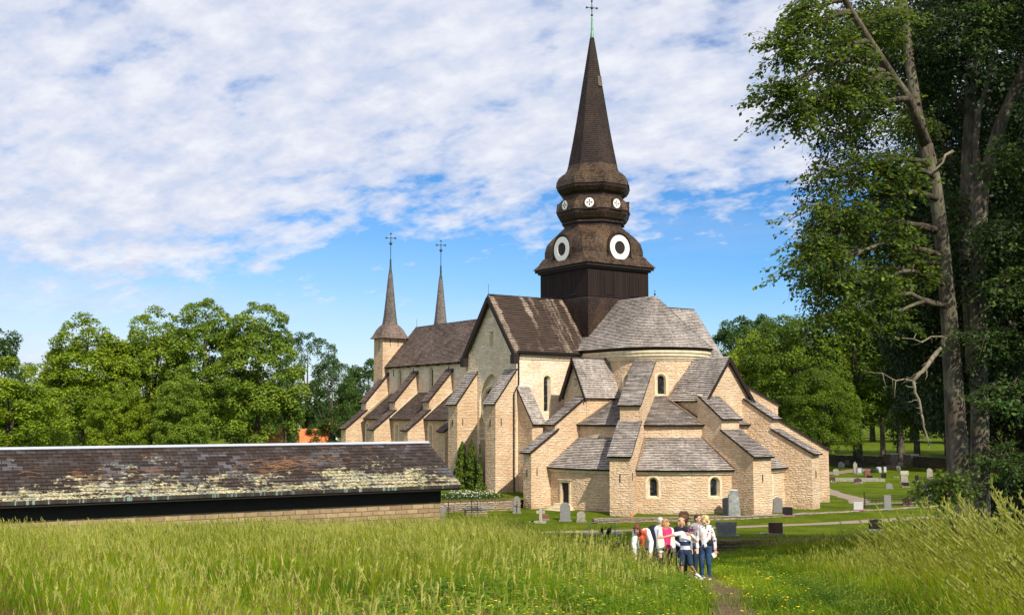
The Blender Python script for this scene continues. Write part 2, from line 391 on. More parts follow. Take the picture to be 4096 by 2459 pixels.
strip('gravel_path', [(-2,75.5),(8,77.6),(16.6,80.2),(25.3,83.2),(37,87.2),(60,95)], [1.2]*6, M['gravel'], .03, hf=surf, wob=.04)
strip('gravel_path', [(33.5,118),(32.6,109),(32.4,101),(31,96.5),(34,97.8),(42,100)], [1.6,1.8,2.0,1.6,1.0,1.0], M['gravel'], .02, hf=surf)
strip('gravel_path', [(30,138),(42,144),(50.6,155),(58,164),(62,171),(66,185)], [2.4,2.6,3.2,3.6,3.2,3.0], M['gravel'], .02)
# ------------------------------------------------------------------ church
AL = rad(34.6); EV = Vector((math.sin(AL),-math.cos(AL),0)); NV = Vector((-math.cos(AL),-math.sin(AL),0)); CC = Vector((13.41,99.75,0))
def CW(u,v,z=0): return CC+EV*u+NV*v+Vector((0,0,z))
church = thing('church', 'large pale limestone abbey church with shingled roofs, stepped buttresses and a tall dark baroque spire', 'church', CC, math.atan2(EV.y,EV.x))
def K(u,v,z): return Vector((u,-v,z))
def pol(a, r, z, off=0.0):
    """point at bearing a (deg from east towards the near side), radius r, sideways offset off"""
    a = rad(a); return K(r*math.cos(a)+off*math.sin(a), r*math.sin(a)-off*math.cos(a), z)

def roof(mb, T, B, course=.215, lip=.065, th=.16, under=True, m=0, mu=1, jit=1.0):
    """shingled slope between a top and a bottom polyline, laid in real stepped courses"""
    T = [Vector(p) for p in T]; B = [Vector(p) for p in B]; m_ = len(T)
    Ls = max((b-a).length for a,b in zip(T,B)); n = max(2,int(Ls/course))
    N_ = []
    for i in range(m_):
        j0,j1 = max(i-1,0),min(i+1,m_-1)
        h = (B[j1]-B[j0]) if (B[j1]-B[j0]).length>1e-6 else (T[j1]-T[j0])
        nn = h.cross(B[i]-T[i]); 
        if nn.z<0: nn = -nn
        N_.append(nn.normalized())
    # split columns
    cols = []
    for i in range(m_-1):
        w_ = max((B[i+1]-B[i]).length,(T[i+1]-T[i]).length); k = max(1,int(w_/.42))
        for q in range(k): cols.append((i,q/k))
    cols.append((m_-2,1.0))
    def at(c,t):
        i,f = c; return T[i].lerp(T[i+1],f).lerp(B[i].lerp(B[i+1],f),t), N_[i].lerp(N_[i+1],f)
    for k in range(n):
        t0,t1 = k/n,(k+1)/n
        up = []; lo = []; lb = []
        jj = [0]*len(cols)
        for ci,c in enumerate(cols):
            p,nn = at(c,t0); up.append(p)
            tj = min(1.0, t1+R.uniform(-.12,.12)/n*jit) if k<n-1 else t1+R.uniform(-.02,.05)/n
            p,nn = at(c,tj); lo.append(p+nn*lip*R.uniform(.75,1.25)); lb.append(p-nn*.005)
        for a in range(len(cols)-1):
            mb.poly([up[a],up[a+1],lo[a+1],lo[a]],m); mb.poly([lo[a],lo[a+1],lb[a+1],lb[a]],mu)
    if under:
        Tn = [p-n_*th for p,n_ in zip(T,N_)]; Bn = [p-n_*th for p,n_ in zip(B,N_)]
        for i in range(m_-1):
            mb.poly([Tn[i],Tn[i+1],Bn[i+1],Bn[i]],mu); mb.poly([B[i],B[i+1],Bn[i+1],Bn[i]],mu); mb.poly([T[i],T[i+1],Tn[i+1],Tn[i]],mu)
        for i in (0,m_-1): mb.poly([T[i],B[i],Bn[i],Tn[i]],mu)

def windowed(o, cuts):
    """carve recesses into a solid wall"""
    mbc = MB()
    for c in cuts: mbc.prism(*c)
    me = bpy.data.meshes.new('cut'); me.from_pydata(mbc.v,[],mbc.f)
    bm = bmesh.new(); bm.from_mesh(me); bmesh.ops.recalc_face_normals(bm, faces=bm.faces); bm.to_mesh(me); bm.free()
    c = bpy.data.objects.new('cut', me); COL.objects.link(c); c.parent = o.parent
    md = o.modifiers.new('b','BOOLEAN'); md.object = c; md.operation = 'DIFFERENCE'; md.solver = 'EXACT'
    bpy.context.view_layer.update()
    dg = bpy.context.evaluated_depsgraph_get(); nm = bpy.data.meshes.new_from_object(o.evaluated_get(dg))
    o.modifiers.clear(); old = o.data; o.data = nm; nm.name = old.name; bpy.data.meshes.remove(old)
    bpy.data.objects.remove(c)

def arch_pts(hw, z0, z1, n=8, pointed=False):
    """outline in (s,z), z1 = crown"""
    if pointed:
        H_ = hw*1.45; zs = z1-H_; Rr = (hw*hw+H_*H_)/(2*hw); am = math.asin(min(1,H_/Rr))
        arc = [(hw-Rr+Rr*math.cos(am*k/n), zs+Rr*math.sin(am*k/n)) for k in range(n+1)]; arc[-1] = (0,z1)
        return [(-hw,z0),(hw,z0)]+arc+[(-s,z) for s,z in arc[-2::-1]]
    zs = z1-hw
    return [(-hw,z0),(hw,z0)]+[(hw*math.cos(math.pi*k/n), zs+hw*math.sin(math.pi*k/n)) for k in range(0,n+1)]

def arch_window(frame, hw, z0, z1, depth=.38, trim=.22, cuts=None, bars=True, square=False, sill=True, name='window'):
    """frame: (origin Vector at z=0, tangent, outward normal). returns cutter spec"""
    O,Tg,Nn = frame
    pt = [(-hw,z0),(hw,z0),(hw,z1),(-hw,z1)] if square else arch_pts(hw,z0,z1)
    P3 = lambda s,z,d: O+Tg*s+Nn*d+Vector((0,0,z))
    ow = hw+.16; po = [(-ow,z0-.1),(ow,z0-.1),(ow,z1+.12),(-ow,z1+.12)] if square else arch_pts(ow,z0-.1,z1+.16)
    if cuts is not None: cuts.append(([P3(s,z,.3) for s,z in po], -Nn*(.3+depth), 0))
    # splayed surround from the outer outline at the wall face to the inner outline at the glass
    mb = MB(); n = len(pt)
    for i in range(n):
        j = (i+1)%n
        mb.poly([P3(*po[i],.02),P3(*po[j],.02),P3(*pt[j],-depth+.08),P3(*pt[i],-depth+.08)])
    tw = ow+trim; pq = [(-tw,z0-.1-trim*.8),(tw,z0-.1-trim*.8),(tw,z1+.12+trim),(-tw,z1+.12+trim)] if square else arch_pts(tw,z0-.1-trim*.8,z1+.16+trim)
    for i in range(n):
        j = (i+1)%n
        mb.poly([P3(*pq[i],.02),P3(*pq[j],.02),P3(*po[j],.02),P3(*po[i],.02)]); mb.poly([P3(*pq[i],.02),P3(*pq[j],.02),P3(*pq[j],-.05),P3(*pq[i],-.05)])
    w_ = mb.build('window_frame' , M['stone_trim'], None, fix=False); w_.name = name; w_.parent = church
    g = MB(); g.poly([P3(s,z,-depth+.09) for s,z in pt]); g.build('glass', M['glass'], w_)
    if bars:
        b = MB(); zz_ = z0+.28
        while zz_ < z1-.1:
            hh = hw if (square or zz_<z1-hw) else math.sqrt(max(0,hw*hw-(zz_-(z1-hw))**2))
            b.obox(P3(0,zz_,-depth+.12), Tg*hh, Nn*.012, Vector((0,0,.016))); zz_ += .34
        for sx in ((-.33,.33) if hw>.25 else (0,)):
            s_ = sx*hw; top = z1 if square else z1-hw+math.sqrt(hw*hw-s_*s_)
            b.obox(P3(s_,(z0+top)/2,-depth+.12), Tg*.014, Nn*.012, Vector((0,0,(top-z0)/2)))
        b.build('glazing_bars', M['lead'], w_)
    return w_

def buttress(origin, d, wd, rin, base, up=None, lo=None, name='buttress', roofm='roof_grey', anchors=0, z_in=None, over=.14, cap='ashlar', eave=.32):
    """origin (u,v), d (du,dv) outward unit; up=(r0,z0,r1,z1) and lo=(r2,z2,r3,z3) are the shingled slopes"""
    du,dv = d; q = (dv,-du)   # sideways
    def P3(r,s,z): return K(origin[0]+du*r+q[0]*s, origin[1]+dv*r+q[1]*s, z)
    prof = [(rin,base)]
    segs = [x for x in (up,lo) if x]
    r0,z0,r1,z1 = segs[-1]; rf = r1-eave
    prof.append((rf,base)); prof.append((rf, z0+(z1-z0)*(rf-r0)/(r1-r0)-.1))
    if len(segs)==2:
        a0,b0,a1,b1 = segs[0]; rf1 = a1-eave
        prof.append((max(r0,rf1+.001), z0+(z1-z0)*max(0,(rf1-r0))/(r1-r0)-.1)) 
        prof.append((rf1, b0+(b1-b0)*(rf1-a0)/(a1-a0)-.1)); prof.append((rin, b0+(b1-b0)*(rin-a0)/(a1-a0)-.1))
    else:
        prof.append((rin, z0+(z1-z0)*(rin-r0)/(r1-r0)-.1))
    # battered: side faces built as a fan-safe prism
    mb = MB()
    A = [P3(r,-wd/2,z) for r,z in prof]; mb.prism(A, P3(0,wd/2,0)-P3(0,-wd/2,0))
    o = mb.build(name, M['stone'], church)
    for i,sg in enumerate(segs):
        r0,z0,r1,z1 = sg; rm = MB(); h = wd/2+over
        nseg = max(2,int((2*h)/.42))
        T = [P3(r0,-h+2*h*k/nseg,z0) for k in range(nseg+1)]; B = [P3(r1,-h+2*h*k/nseg,z1) for k in range(nseg+1)]
        roof(rm, T, B, course=.215, th=.13); rm.build('buttress_roof', [M[roofm],M['darkwood']], o)
        if cap:  # moulded stone under the eave
            c = MB(); zc_ = z0+(z1-z0)*(r1-eave-r0)/(r1-r0)-.12
            c.obox(P3(r1-eave+.02,0,zc_-.06), K(du,dv,0)*.07, K(q[0],q[1],0)*(wd/2+.05), Vector((0,0,.06)))
            c.obox(P3(r1-eave+.0,0,zc_-.17), K(du,dv,0)*.05, K(q[0],q[1],0)*(wd/2+.02), Vector((0,0,.05)))
            c.build('eave_moulding', M['stone_trim'], o)
    if anchors:
        a = MB()
        for s_,zz_ in [(wd/2+.02,z1-1.6)]:
            a.obox(P3(r1-eave-.6,s_,zz_), K(du,dv,0)*.03, K(q[0],q[1],0)*.03, Vector((0,0,.33)))
        a.obox(P3(r1-eave+.03,-.0,z1-1.7), K(du,dv,0)*.03, K(q[0],q[1],0)*.03, Vector((0,0,.30)))
        explode(a.build('wall_anchor', M['iron'], o))
    return o

def wall_solid(name, poly, z0, z1, mat='stone'):
    mb = MB(); mb.prism([K(u,v,z0) for u,v in poly], (0,0,z1-z0)); return mb.build(name, M[mat], church)

# --- transept (gable faces the viewer's left) -------------------------------
TU0,TU1 = -13.25,-5.12; TUM = (TU0+TU1)/2; RZ = 19.15; EZ = 14.0; VG = 12.3; VS = -13.6
mb = MB()
g = [K(TU0,VG,-1),K(TU1,VG,-1),K(TU1,VG,EZ),K(TUM,VG,RZ-.25),K(TU0,VG,EZ)]
mb.prism(g, K(0,VS-VG,0)); tr = mb.build('transept_wall', M['stone_fine'], church)
cuts = []
arch_window((K(TUM,VG,0),K(1,0,0),K(0,1,0)), .13, 14.35, 15.55, trim=.10, cuts=cuts, square=True)
arch_window((K(TU1,8.82,0),K(0,1,0),K(1,0,0)), .24, 8.25, 11.35, trim=.30, cuts=cuts)
# great pointed recess with the rose window
aw = arch_pts(2.05, 5.75, 11.75, n=12, pointed=True)
cuts.append(([K(TUM+s,VG+.3,z) for s,z in aw], K(0,-.75,0), 0))
windowed(tr, cuts)
rz_ = 8.75
ro = MB()
def annulus(mb_, c, ax, az, nrm, r0, r1, d0, d1, n=32, m=0):
    """stone ring between radii r0<r1, from depth d0 to d1 along nrm"""
    for k in range(n):
        a,b = 2*math.pi*k/n,2*math.pi*(k+1)/n
        f = lambda r,t_,d: c+ax*(r*math.cos(t_))+az*(r*math.sin(t_))+nrm*d
        mb_.poly([f(r0,a,d1),f(r1,a,d1),f(r1,b,d1),f(r0,b,d1)],m); mb_.poly([f(r0,a,d0),f(r0,a,d1),f(r0,b,d1),f(r0,b,d0)],m); mb_.poly([f(r1,a,d0),f(r1,a,d1),f(r1,b,d1),f(r1,b,d0)],m)
rc = K(TUM-.1,VG-.30,rz_); ax,az,nr = K(1,0,0),Vector((0,0,1)),K(0,1,0)
annulus(ro, rc, ax, az, nr, 1.82, 2.02, -.3, .14); annulus(ro, rc, ax, az, nr, 1.70, 1.825, -.3, .06)
rose = ro.build('rose_window', M['stone_trim'], church, fix=False)
gl = MB(); gl.poly([rc+ax*1.72*math.cos(a)+az*1.72*math.sin(a)-nr*.12 for a in [2*math.pi*k/32 for k in range(32)]]); gl.build('glass', M['glass'], rose)
tcy = MB(); annulus(tcy, rc, ax, az, nr, .50, .57, -.1, .02, 20)
for k in range(6):
    a = math.pi/6+k*math.pi/3
    annulus(tcy, rc+ax*1.16*math.cos(a)+az*1.16*math.sin(a), ax, az, nr, .44, .51, -.1, .02, 18)
tcy.build('tracery', M['stone_trim'], rose, fix=False)
sb = MB(); sb.box(TUM-2.1,TUM+2.1,-(VG+.12),-(VG-.35),5.62,5.75); sb.build('window_sill', M['stone_trim'], church)
sb = MB(); sb.box(TUM-1.9,TUM+1.9,-(VG+.035),-(VG-.1),-.5,5.55)
t = NT('red_sandstone_blocking'); bt = t.n('ShaderNodeTexBrick'); t.l(t.map(t.co,(1,1,1),rot=(rad(90),0,0)),bt.inputs[0]); bt.inputs['Scale'].default_value=4.2
bt.inputs['Color1'].default_value=(.36,.24,.17,1); bt.inputs['Color2'].default_value=(.29,.19,.135,1); bt.inputs['Mortar'].default_value=(.40,.33,.26,1); bt.inputs['Mortar Size'].default_value=.03
M['redstone'] = t.fin(t.mix(t.ramp(t.noise(t.co,2.2,4),[(.35,0),(.7,.4)]), bt.outputs[0], (.42,.32,.23)),.9)
sb.build('portal_blocking', M['redstone'], church)
# roof
def gable_roof(name, uv_ridge, z_r, eaves, z_e, mat, course=.215, th=.2):
    pass
ov = .42
rm = MB(); nU = 24
def lerp3(a,b,n): return [Vector(a).lerp(Vector(b),k/n) for k in range(n+1)]
slope = (RZ-EZ)/(TU1-TUM)
zE = RZ-slope*(TU1+.42-TUM)
for sgn in (1,-1):
    for (va,vb) in ((VG+ov,-.5),):
        T = lerp3(K(TUM,va,RZ),K(TUM,vb,RZ),22); B = lerp3(K(TUM+sgn*(TU1+.42-TUM),va,zE),K(TUM+sgn*(TU1+.42-TUM),vb,zE),22)
        roof(rm, T, B, course=.22, th=.22)
rm.build('transept_roof', [M['roof_streak'],M['darkwood']], church)
rm = MB()
for sgn in (1,-1):
    T = lerp3(K(TUM,VS-ov,RZ),K(TUM,.5,RZ),22); B = lerp3(K(TUM+sgn*(TU1+.42-TUM),VS-ov,zE),K(TUM+sgn*(TU1+.42-TUM),.5,zE),22); roof(rm, T, B, course=.22, th=.22)
rm.build('transept_roof', [M['roof_grey'],M['darkwood']], church)
# barge boards, black and deep, with corbel ends
bb = MB()
for v_ in (VG+ov-.1, VS-ov+.1):
    for sgn in (1,-1):
        a = K(TUM,v_,RZ-.34); b = K(TUM+sgn*(TU1+.42-TUM),v_,zE-.34); d_ = (b-a)/2; nrm = Vector((-d_.z,0,d_.x)).normalized()
        bb.obox((a+b)/2, d_, Vector((0,.2,0)), nrm*.2)
        bb.obox(K(TUM+sgn*(TU1+.22-TUM),v_-(.0),zE-.55), Vector((.3,0,0)), Vector((0,.28,0)), Vector((0,0,.42)))
explode(bb.build('barge_board', M['darkwood'], church))
cr = MB(); cr.tube([K(TUM,VG+ov,RZ+.03),K(TUM,3.5,RZ+.03)],.05,6); cr = MB(); cr.tube([K(TUM,-3.5,RZ+.03),K(TUM,VS-ov,RZ+.03)],.07,6); cr.build('ridge_capping', M['darkwood'], church); cr = MB(); cr.tube([K(TUM,VG+ov,RZ+.035),K(TUM,3.5,RZ+.035)],.05,6)
for k in range(9): cr.tube([K(TUM,VG-.2-k*1.0,RZ+.05),K(TUM,VG-.2-k*1.0,RZ+.22)],.012,4)
cr.tube([K(TUM,VG+.35,RZ),K(TUM,VG+.35,RZ+1.0)],.02,4)
cr.build('ridge_capping', M['darkwood'], church)
# moulded cornice under the east eave, gutter and downpipe
cm = MB()
cm.box(TU1-.1,TU1+.12,-VG,-4.6,13.22,13.42); cm.box(TU1-.1,TU1+.20,-VG,-4.6,13.423,13.58); cm.box(TU1-.1,TU1+.07,-VG,-4.6,12.95,13.22)
for k in range(46):
    v_ = VG-.12-k*.168; cm.box(TU1+.07,TU1+.13,-v_,-v_+.08,13.06,13.2)
cm.build('cornice', M['stone_trim'], church)
gt = MB(); gt.tube([K(TU1+.55,VG+.2,13.64),K(TU1+.52,5.0,13.52)],.085,8)
dp = [K(TU1+.52,VG-.15,13.6),K(TU1+.2,VG-.2,13.2),K(TU1+.13,VG-.2,12.8),K(TU1+.13,VG-.2,10.6),K(TU1+.13,VG-.05,10.45),K(TU1+.10,VG+.28,9.9),K(TU1+.10,VG+.3,9.6),K(TU1+.10,VG+.3,.6)]
gt.tube(dp,.06,8); gt.build('rain_pipe', M['iron'], church)

# gable buttresses
for ur in (-11.6,-5.12):
    o = buttress((ur-.88,0),(0,1),1.62,VG-.2,-1,lo=(VG-.05,12.1,14.75,8.85),roofm='roof_grey',anchors=1,cap=None,eave=.25)
# east buttress of the transept
buttress((0,11.55),(1,0),1.15,TU1-.2,-1,lo=(TU1-.05,10.5,-2.55,7.05),roofm='roof_grey',cap='x')

# --- nave --------------------------------------------------------------------
NL = -45.2
nw = wall_solid('nave_wall', [(NL,4.08),(TU0+.3,4.08),(TU0+.3,-4.08),(NL,-4.08)], -1, 13.9, 'stone_fine')
cuts = []
for u_ in (-42.1,-34.4,-26.3,-18.5):
    arch_window((K(u_,4.08,0),K(1,0,0),K(0,1,0)), .30, 10.7, 13.25, trim=.25, cuts=cuts)
windowed(nw, cuts)
mb = MB(); mb.prism([K(NL,4.08,13.7),K(NL,-4.08,13.7),K(NL,0,18.7)], K(.6,0,0)); mb.build('west_gable_wall', M['stone_fine'], church)
rm = MB(); NR0 = 18.95
for sgn in (1,-1):
    T = lerp3(K(NL-.25,0,NR0),K(TU0+3,0,NR0),40); B = lerp3(K(NL-.25,sgn*4.55,13.75),K(TU0+3,sgn*4.55,13.75),40)
    roof(rm, T, B, course=.215, th=.2)
rm.build('nave_roof', [M['roof_brown'],M['darkwood']], church)
cr = MB(); cr.tube([K(NL-.25,0,NR0+.02),K(TU0,0,NR0+.02)],.07,6)
for k in range(40): cr.tube([K(NL+.3+k*.8,0,NR0+.05),K(NL+.3+k*.8,0,NR0+.22)],.014,4)
cr.tube([K(NL,0,NR0),K(NL,0,NR0+1.1)],.02,4); cr.build('ridge_capping', M['darkwood'], church)
an = MB()
for u_ in (-38.6,-30.4,-43.6): an.obox(K(u_,4.12,13.0),Vector((.03,0,0)),Vector((0,.03,0)),Vector((0,0,.4)))
for k in range(13): an.obox(K(-44.3+k*2.35,4.3,13.62),Vector((.06,0,0)),Vector((0,.2,0)),Vector((0,0,.08)))
explode(an.build('wall_anchor', M['iron'], church))
# aisle
for sgn in (1,-1):
    aw_ = wall_solid('aisle_wall', [(NL+1,sgn*7.5),(TU0+.2,sgn*7.5),(TU0+.2,sgn*4.0),(NL+1,sgn*4.0)], -1, 7.3)
    if sgn==1:
        cuts = []
        for u_ in (-43.9,-36.4,-28.6,-20.8): arch_window((K(u_,7.5,0),K(1,0,0),K(0,1,0)), .2, 4.0, 6.6, trim=.22, cuts=cuts)
        windowed(aw_, cuts)
    rm = MB(); roof(rm, lerp3(K(NL+.8,sgn*4.0,10.5),K(TU0+.1,sgn*4.0,10.5),36), lerp3(K(NL+.8,sgn*7.92,7.35),K(TU0+.1,sgn*7.92,7.35),36), course=.215)
    rm.build('aisle_roof', [M['roof_dark'],M['darkwood']], church)
for ur in (-44.9,-37.45,-29.45,-21.5):
    for sgn in (1,-1):
        if sgn==-1 and ur>-30: continue
        o = buttress((ur-.72,0),(0,sgn),1.36,3.9,-1,up=(4.0,13.15,7.4,9.35),lo=(7.05,8.5,10.1,6.15),roofm='roof_brown',cap=None,eave=.22)
buttress((-14.0,0),(0,1),1.0,7.3,-1,lo=(7.6,7.2,8.9,5.9),roofm='roof_dark',cap=None,eave=.2)
for ur in (-44.9,-37.45,-29.45):   # pale flashing boards where the aisle roof meets each buttress
    fb = MB(); a = K(ur+.04,4.2,10.42); b = K(ur+.04,7.9,7.46); d_ = (b-a)/2
    fb.obox((a+b)/2+Vector((0,0,.06)), d_, Vector((.05,0,0)), Vector((0,0,.05))); fb.build('flashing_board', M['stone_trim'], church)

# --- west turrets --------------------------------------------------------------
def oct_ring(a, c, z, cx=0, cy=0, sx=1.0, sy=1.0):
    b = a-c
    return [Vector((cx+x_*sx,cy+y_*sy,z)) for x_,y_ in ((a,-b),(a,b),(b,a),(-b,a),(-a,b),(-a,-b),(-b,-a),(b,-a))]
def loft(mb, rings, course=.215, lip=.0655, m=0, mu=1, close=True):
    """shingled body through rings of 8 points, in stepped courses"""
    for r0,r1 in zip(rings,rings[1:]):
        L = max((p-q).length for p,q in zip(r0,r1)); n = max(1,round(L/course)); N8 = len(r0)
        cen0 = sum(r0,Vector())/N8
        for k in range(n):
            t0,t1 = k/n,(k+1)/n
            lo = [p.lerp(q,t0) for p,q in zip(r0,r1)]; up = [p.lerp(q,t1) for p,q in zip(r0,r1)]
            cz = sum(lo,Vector())/N8
            def out(p): d_ = p-cz; d_.z = 0; return p+d_.normalized()*lip if d_.length>1e-6 else p
            lo2 = [out(p) for p in lo]
            for i in range(N8):
                j = (i+1)%N8; seg = max(1,int((lo[i]-lo[j]).length/.5))
                for q in range(seg):
                    f0,f1 = q/seg,(q+1)/seg; jt = R.uniform(-.012,.012)
                    A,B_ = lo2[i].lerp(lo2[j],f0)+Vector((0,0,jt)),lo2[i].lerp(lo2[j],f1)+Vector((0,0,jt)); C_,D_ = up[i].lerp(up[j],f1),up[i].lerp(up[j],f0)
                    mb.poly([A,B_,C_,D_],m); mb.poly([lo[i].lerp(lo[j],f0),lo[i].lerp(lo[j],f1),B_,A],mu)
    mb.poly(rings[0][::-1],mu); mb.poly(rings[-1],m)
for k_,(cu,cv,zt) in enumerate(((-46.45,3.2,0),(-46.45,-4.3,-.25))):
    tw = wall_solid('stair_turret', [(cu-1.2,cv+1.6),(cu+1.2,cv+1.6),(cu+1.2,cv-1.6),(cu-1.2,cv-1.6)], -1, 17.5+zt)
    a = MB()
    for s_ in (-.55,.55): a.obox(K(cu+1.22,cv+s_,16.9),Vector((.02,0,0)),Vector((0,.03,0)),Vector((0,0,.45)))
    a.obox(K(cu+.2,cv+1.62,16.6),Vector((.03,0,0)),Vector((0,.02,0)),Vector((0,0,.8))); explode(a.build('wall_anchor', M['iron'], tw))
    rings = [oct_ring(1.62,.25,17.45+zt,cu,-cv,1.1,1.28),oct_ring(1.42,.25,17.8+zt,cu,-cv,1.1,1.25),oct_ring(1.36,.35,18.2+zt,cu,-cv,1.08,1.2),oct_ring(1.3,.45,18.6+zt,cu,-cv,1.05,1.12),oct_ring(1.12,.5,19.0+zt,cu,-cv,1.03,1.05),oct_ring(.88,.51,19.3+zt,cu,-cv)]
    m_ = MB(); loft(m_, rings, .2, .03); m_.build('turret_cap', [M['roof_brown'],M['darkwood']], tw)
    rings = [oct_ring(.90,.527,19.3+zt,cu,-cv),oct_ring(.74,.433,20.4+zt,cu,-cv),oct_ring(.56,.328,22.2+zt,cu,-cv),oct_ring(.22,.129,25.9+zt,cu,-cv)]
    m_ = MB(); loft(m_, rings, .2, .025); m_.build('turret_spire', [M['roof_turret'],M['darkwood']], tw)
    m_ = MB(); m_.tube([K(cu,cv,25.85+zt),K(cu,cv,26.6+zt),K(cu,cv,27.7+zt)],[.24,.13,.10],8); m_.build('spire_tip', M['darkcopper'], tw)
    m_ = MB(); m_.tube([K(cu,cv,27.7+zt),K(cu,cv,30.7+zt)],.045,6); m_.ball(K(cu,cv,29.75+zt),.22); 
    for s_ in (-1,1): m_.ball(K(cu-.25*s_,cv+.52*s_,30.45+zt),.13); m_.ball(K(cu-.2*s_,cv+.36*s_,30.45+zt),.08)
    m_.tube([K(cu-.28,cv+.6,30.45+zt),K(cu+.28,cv-.6,30.45+zt)],.035,6); m_.ball(K(cu,cv,31.0+zt),.13); m_.ball(K(cu,cv,30.45+zt),.1)
    m_.build('cross', M['darkcopper'], tw)

# --- choir and apse ------------------------------------------------------------
def sector(name, r_out, r_in, a0, a1, z0, z1, mat, n=20, straight=0.0, parent=None):
    """curved wall solid; straight>0 continues it westward from bearing 90"""
    o_ = []; i_ = []
    if straight: o_.append((-straight, r_out)); i_.append((-straight, r_in))
    for k in range(n+1):
        a = rad(a0+(a1-a0)*k/n); o_.append((r_out*math.cos(a), r_out*math.sin(a))); i_.append((r_in*math.cos(a), r_in*math.sin(a)))
    if straight and a1<=-89: o_.append((-straight,-r_out)); i_.append((-straight,-r_in))
    mb = MB(); nn = len(o_)
    for k in range(nn-1):
        for (A,B_) in ((o_[k],o_[k+1]),): mb.poly([K(*A,z0),K(*B_,z0),K(*B_,z1),K(*A,z1)])
        mb.poly([K(*i_[k],z0),K(*i_[k+1],z0),K(*i_[k+1],z1),K(*i_[k],z1)])
        mb.poly([K(*o_[k],z1),K(*o_[k+1],z1),K(*i_[k+1],z1),K(*i_[k],z1)]); mb.poly([K(*o_[k],z0),K(*o_[k+1],z0),K(*i_[k+1],z0),K(*i_[k],z0)])
    for k in (0,nn-1): mb.poly([K(*o_[k],z0),K(*i_[k],z0),K(*i_[k],z1),K(*o_[k],z1)])
    bm_ = mb; 
    me_ = bpy.data.meshes.new(name); me_.from_pydata(mb.v,[],mb.f); bm = bmesh.new(); bm.from_mesh(me_)
    bmesh.ops.remove_doubles(bm, verts=bm.verts, dist=1e-4); bmesh.ops.recalc_face_normals(bm, faces=bm.faces); bm.to_mesh(me_); bm.free()
    me_.materials.append(M[mat]); return link(name, me_, parent or church)
def rad_frame(a, r):
    a = rad(a); return (K(r*math.cos(a),r*math.sin(a),0), K(-math.sin(a),math.cos(a),0), K(math.cos(a),math.sin(a),0))
ap = sector('apse_wall', 4.65, 3.6, 90, -90, -1, 13.6, 'stone', 30, straight=5.3)
cuts = []
for a in (36.8, 75.0, 0, -36): arch_window(rad_frame(a,4.63), .27, 9.75, 11.35, trim=.2, cuts=cuts)
windowed(ap, cuts)
co_ = []
for (r_,z0_,z1_) in ((4.74,12.75,12.9),(4.84,12.9,13.12),(4.98,13.12,13.4),(5.08,13.4,13.62)):
    co_.append(sector('cornice', r_, 4.4, 90, -90, z0_, z1_, 'stone_trim', 30, straight=5.0))
den_ = MB()
for k in range(70):
    a = 90-k*180/69; o,tg,nn = rad_frame(a,4.86); den_.obox(o+Vector((0,0,13.2)), tg*.05, nn*.05, Vector((0,0,.05)))
dn_ = den_.build('cornice_dentils', M['stone_trim'], church); dn_['kind'] = 'stuff'
rm = MB(); CZ = 19.0; re = 5.28
ang = [90-k*6 for k in range(31)]
top = K(0,0,CZ)
roof(rm, [K(-6.2+6.2*k/14,0,CZ) for k in range(15)], [K(-6.2+6.2*k/14,re,13.88) for k in range(15)], course=.215, th=.2)
roof(rm, [K(-6.2+6.2*k/14,0,CZ) for k in range(15)], [K(-6.2+6.2*k/14,-re,13.88) for k in range(15)], course=.215, th=.2)
roof(rm, [pol(a,.05,CZ-.02) for a in ang], [pol(a,re,13.88) for a in ang], course=.215, th=.2, jit=.6)
rm.build('choir_roof', [M['roof_grey'],M['darkwood']], church)
m_ = MB(); m_.tube([K(0,0,CZ),K(0,0,CZ+.55)],.03,5); m_.ball(K(0,0,CZ+.12),.1)
m_.build('finial', M['darkwood'], church)
m_ = MB(); m_.tube([K(-5.25,0,CZ+.02),K(-5.25,re*.72,15.35)],.06,5); m_.build('valley_board', M['darkwood'], church)

# --- ambulatory (middle tier) and ring of chapels (lowest tier) ---------------
r2w,r2e,r3w,r3e = 9.2,9.55,12.4,12.8
mid_ = sector('ambulatory_wall', r2w, 8.2, 90, -95, -1, 7.0, 'stone', 40, straight=5.0)
rm = MB(); aa = [90-k*4.6 for k in range(41)]
roof(rm, [pol(a,4.6,9.6) for a in aa], [pol(a,r2e,7.05) for a in aa], course=.215, th=.14)
roof(rm, [K(-5+k*.5,4.6,9.6) for k in range(11)], [K(-5+k*.5,r2e,7.05) for k in range(11)], course=.215, th=.14)
rm.build('ambulatory_roof', [M['roof_grey'],M['darkwood']], church)
low_ = sector('chapel_wall', r3w, 11.4, 92, -98, -1, 3.3, 'stone', 44)
cuts = []
for a in (43.8, 20.3): arch_window(rad_frame(a,r3w-.02), .27, 1.4, 2.75, trim=.2, cuts=cuts)
arch_window(rad_frame(-6.2,r3w-.02), .22, 1.45, 2.9, trim=.2, cuts=cuts)
O,Tg,Nn = rad_frame(80.5,r3w-.02)
P3 = lambda s,z,d: O+Tg*s+Nn*d+Vector((0,0,z))
cuts.append(([P3(s,z,.3) for s,z in ((-.42,.55),(.42,.55),(.42,2.22),(-.42,2.22))], -Nn*.55, 0))
windowed(low_, cuts)
sector('eave_moulding', r3w+.12, 11.5, 92, -98, 3.12, 3.24, 'stone_trim', 44); sector('eave_moulding', r3w+.2, 11.5, 92, -98, 3.243, 3.36, 'stone_trim', 44)
d_ = MB(); d_.obox(P3(0,1.38,-.18), Tg*.42, Nn*.03, Vector((0,0,.83))); door = d_.build('door', M['black'], church)
d_ = MB()
for zz_ in (.75,1.35,1.95): d_.obox(P3(0,zz_,-.145), Tg*.40, Nn*.012, Vector((0,0,.03)))
explode(d_.build('door_hinge', M['iron'], door))
d_ = MB()
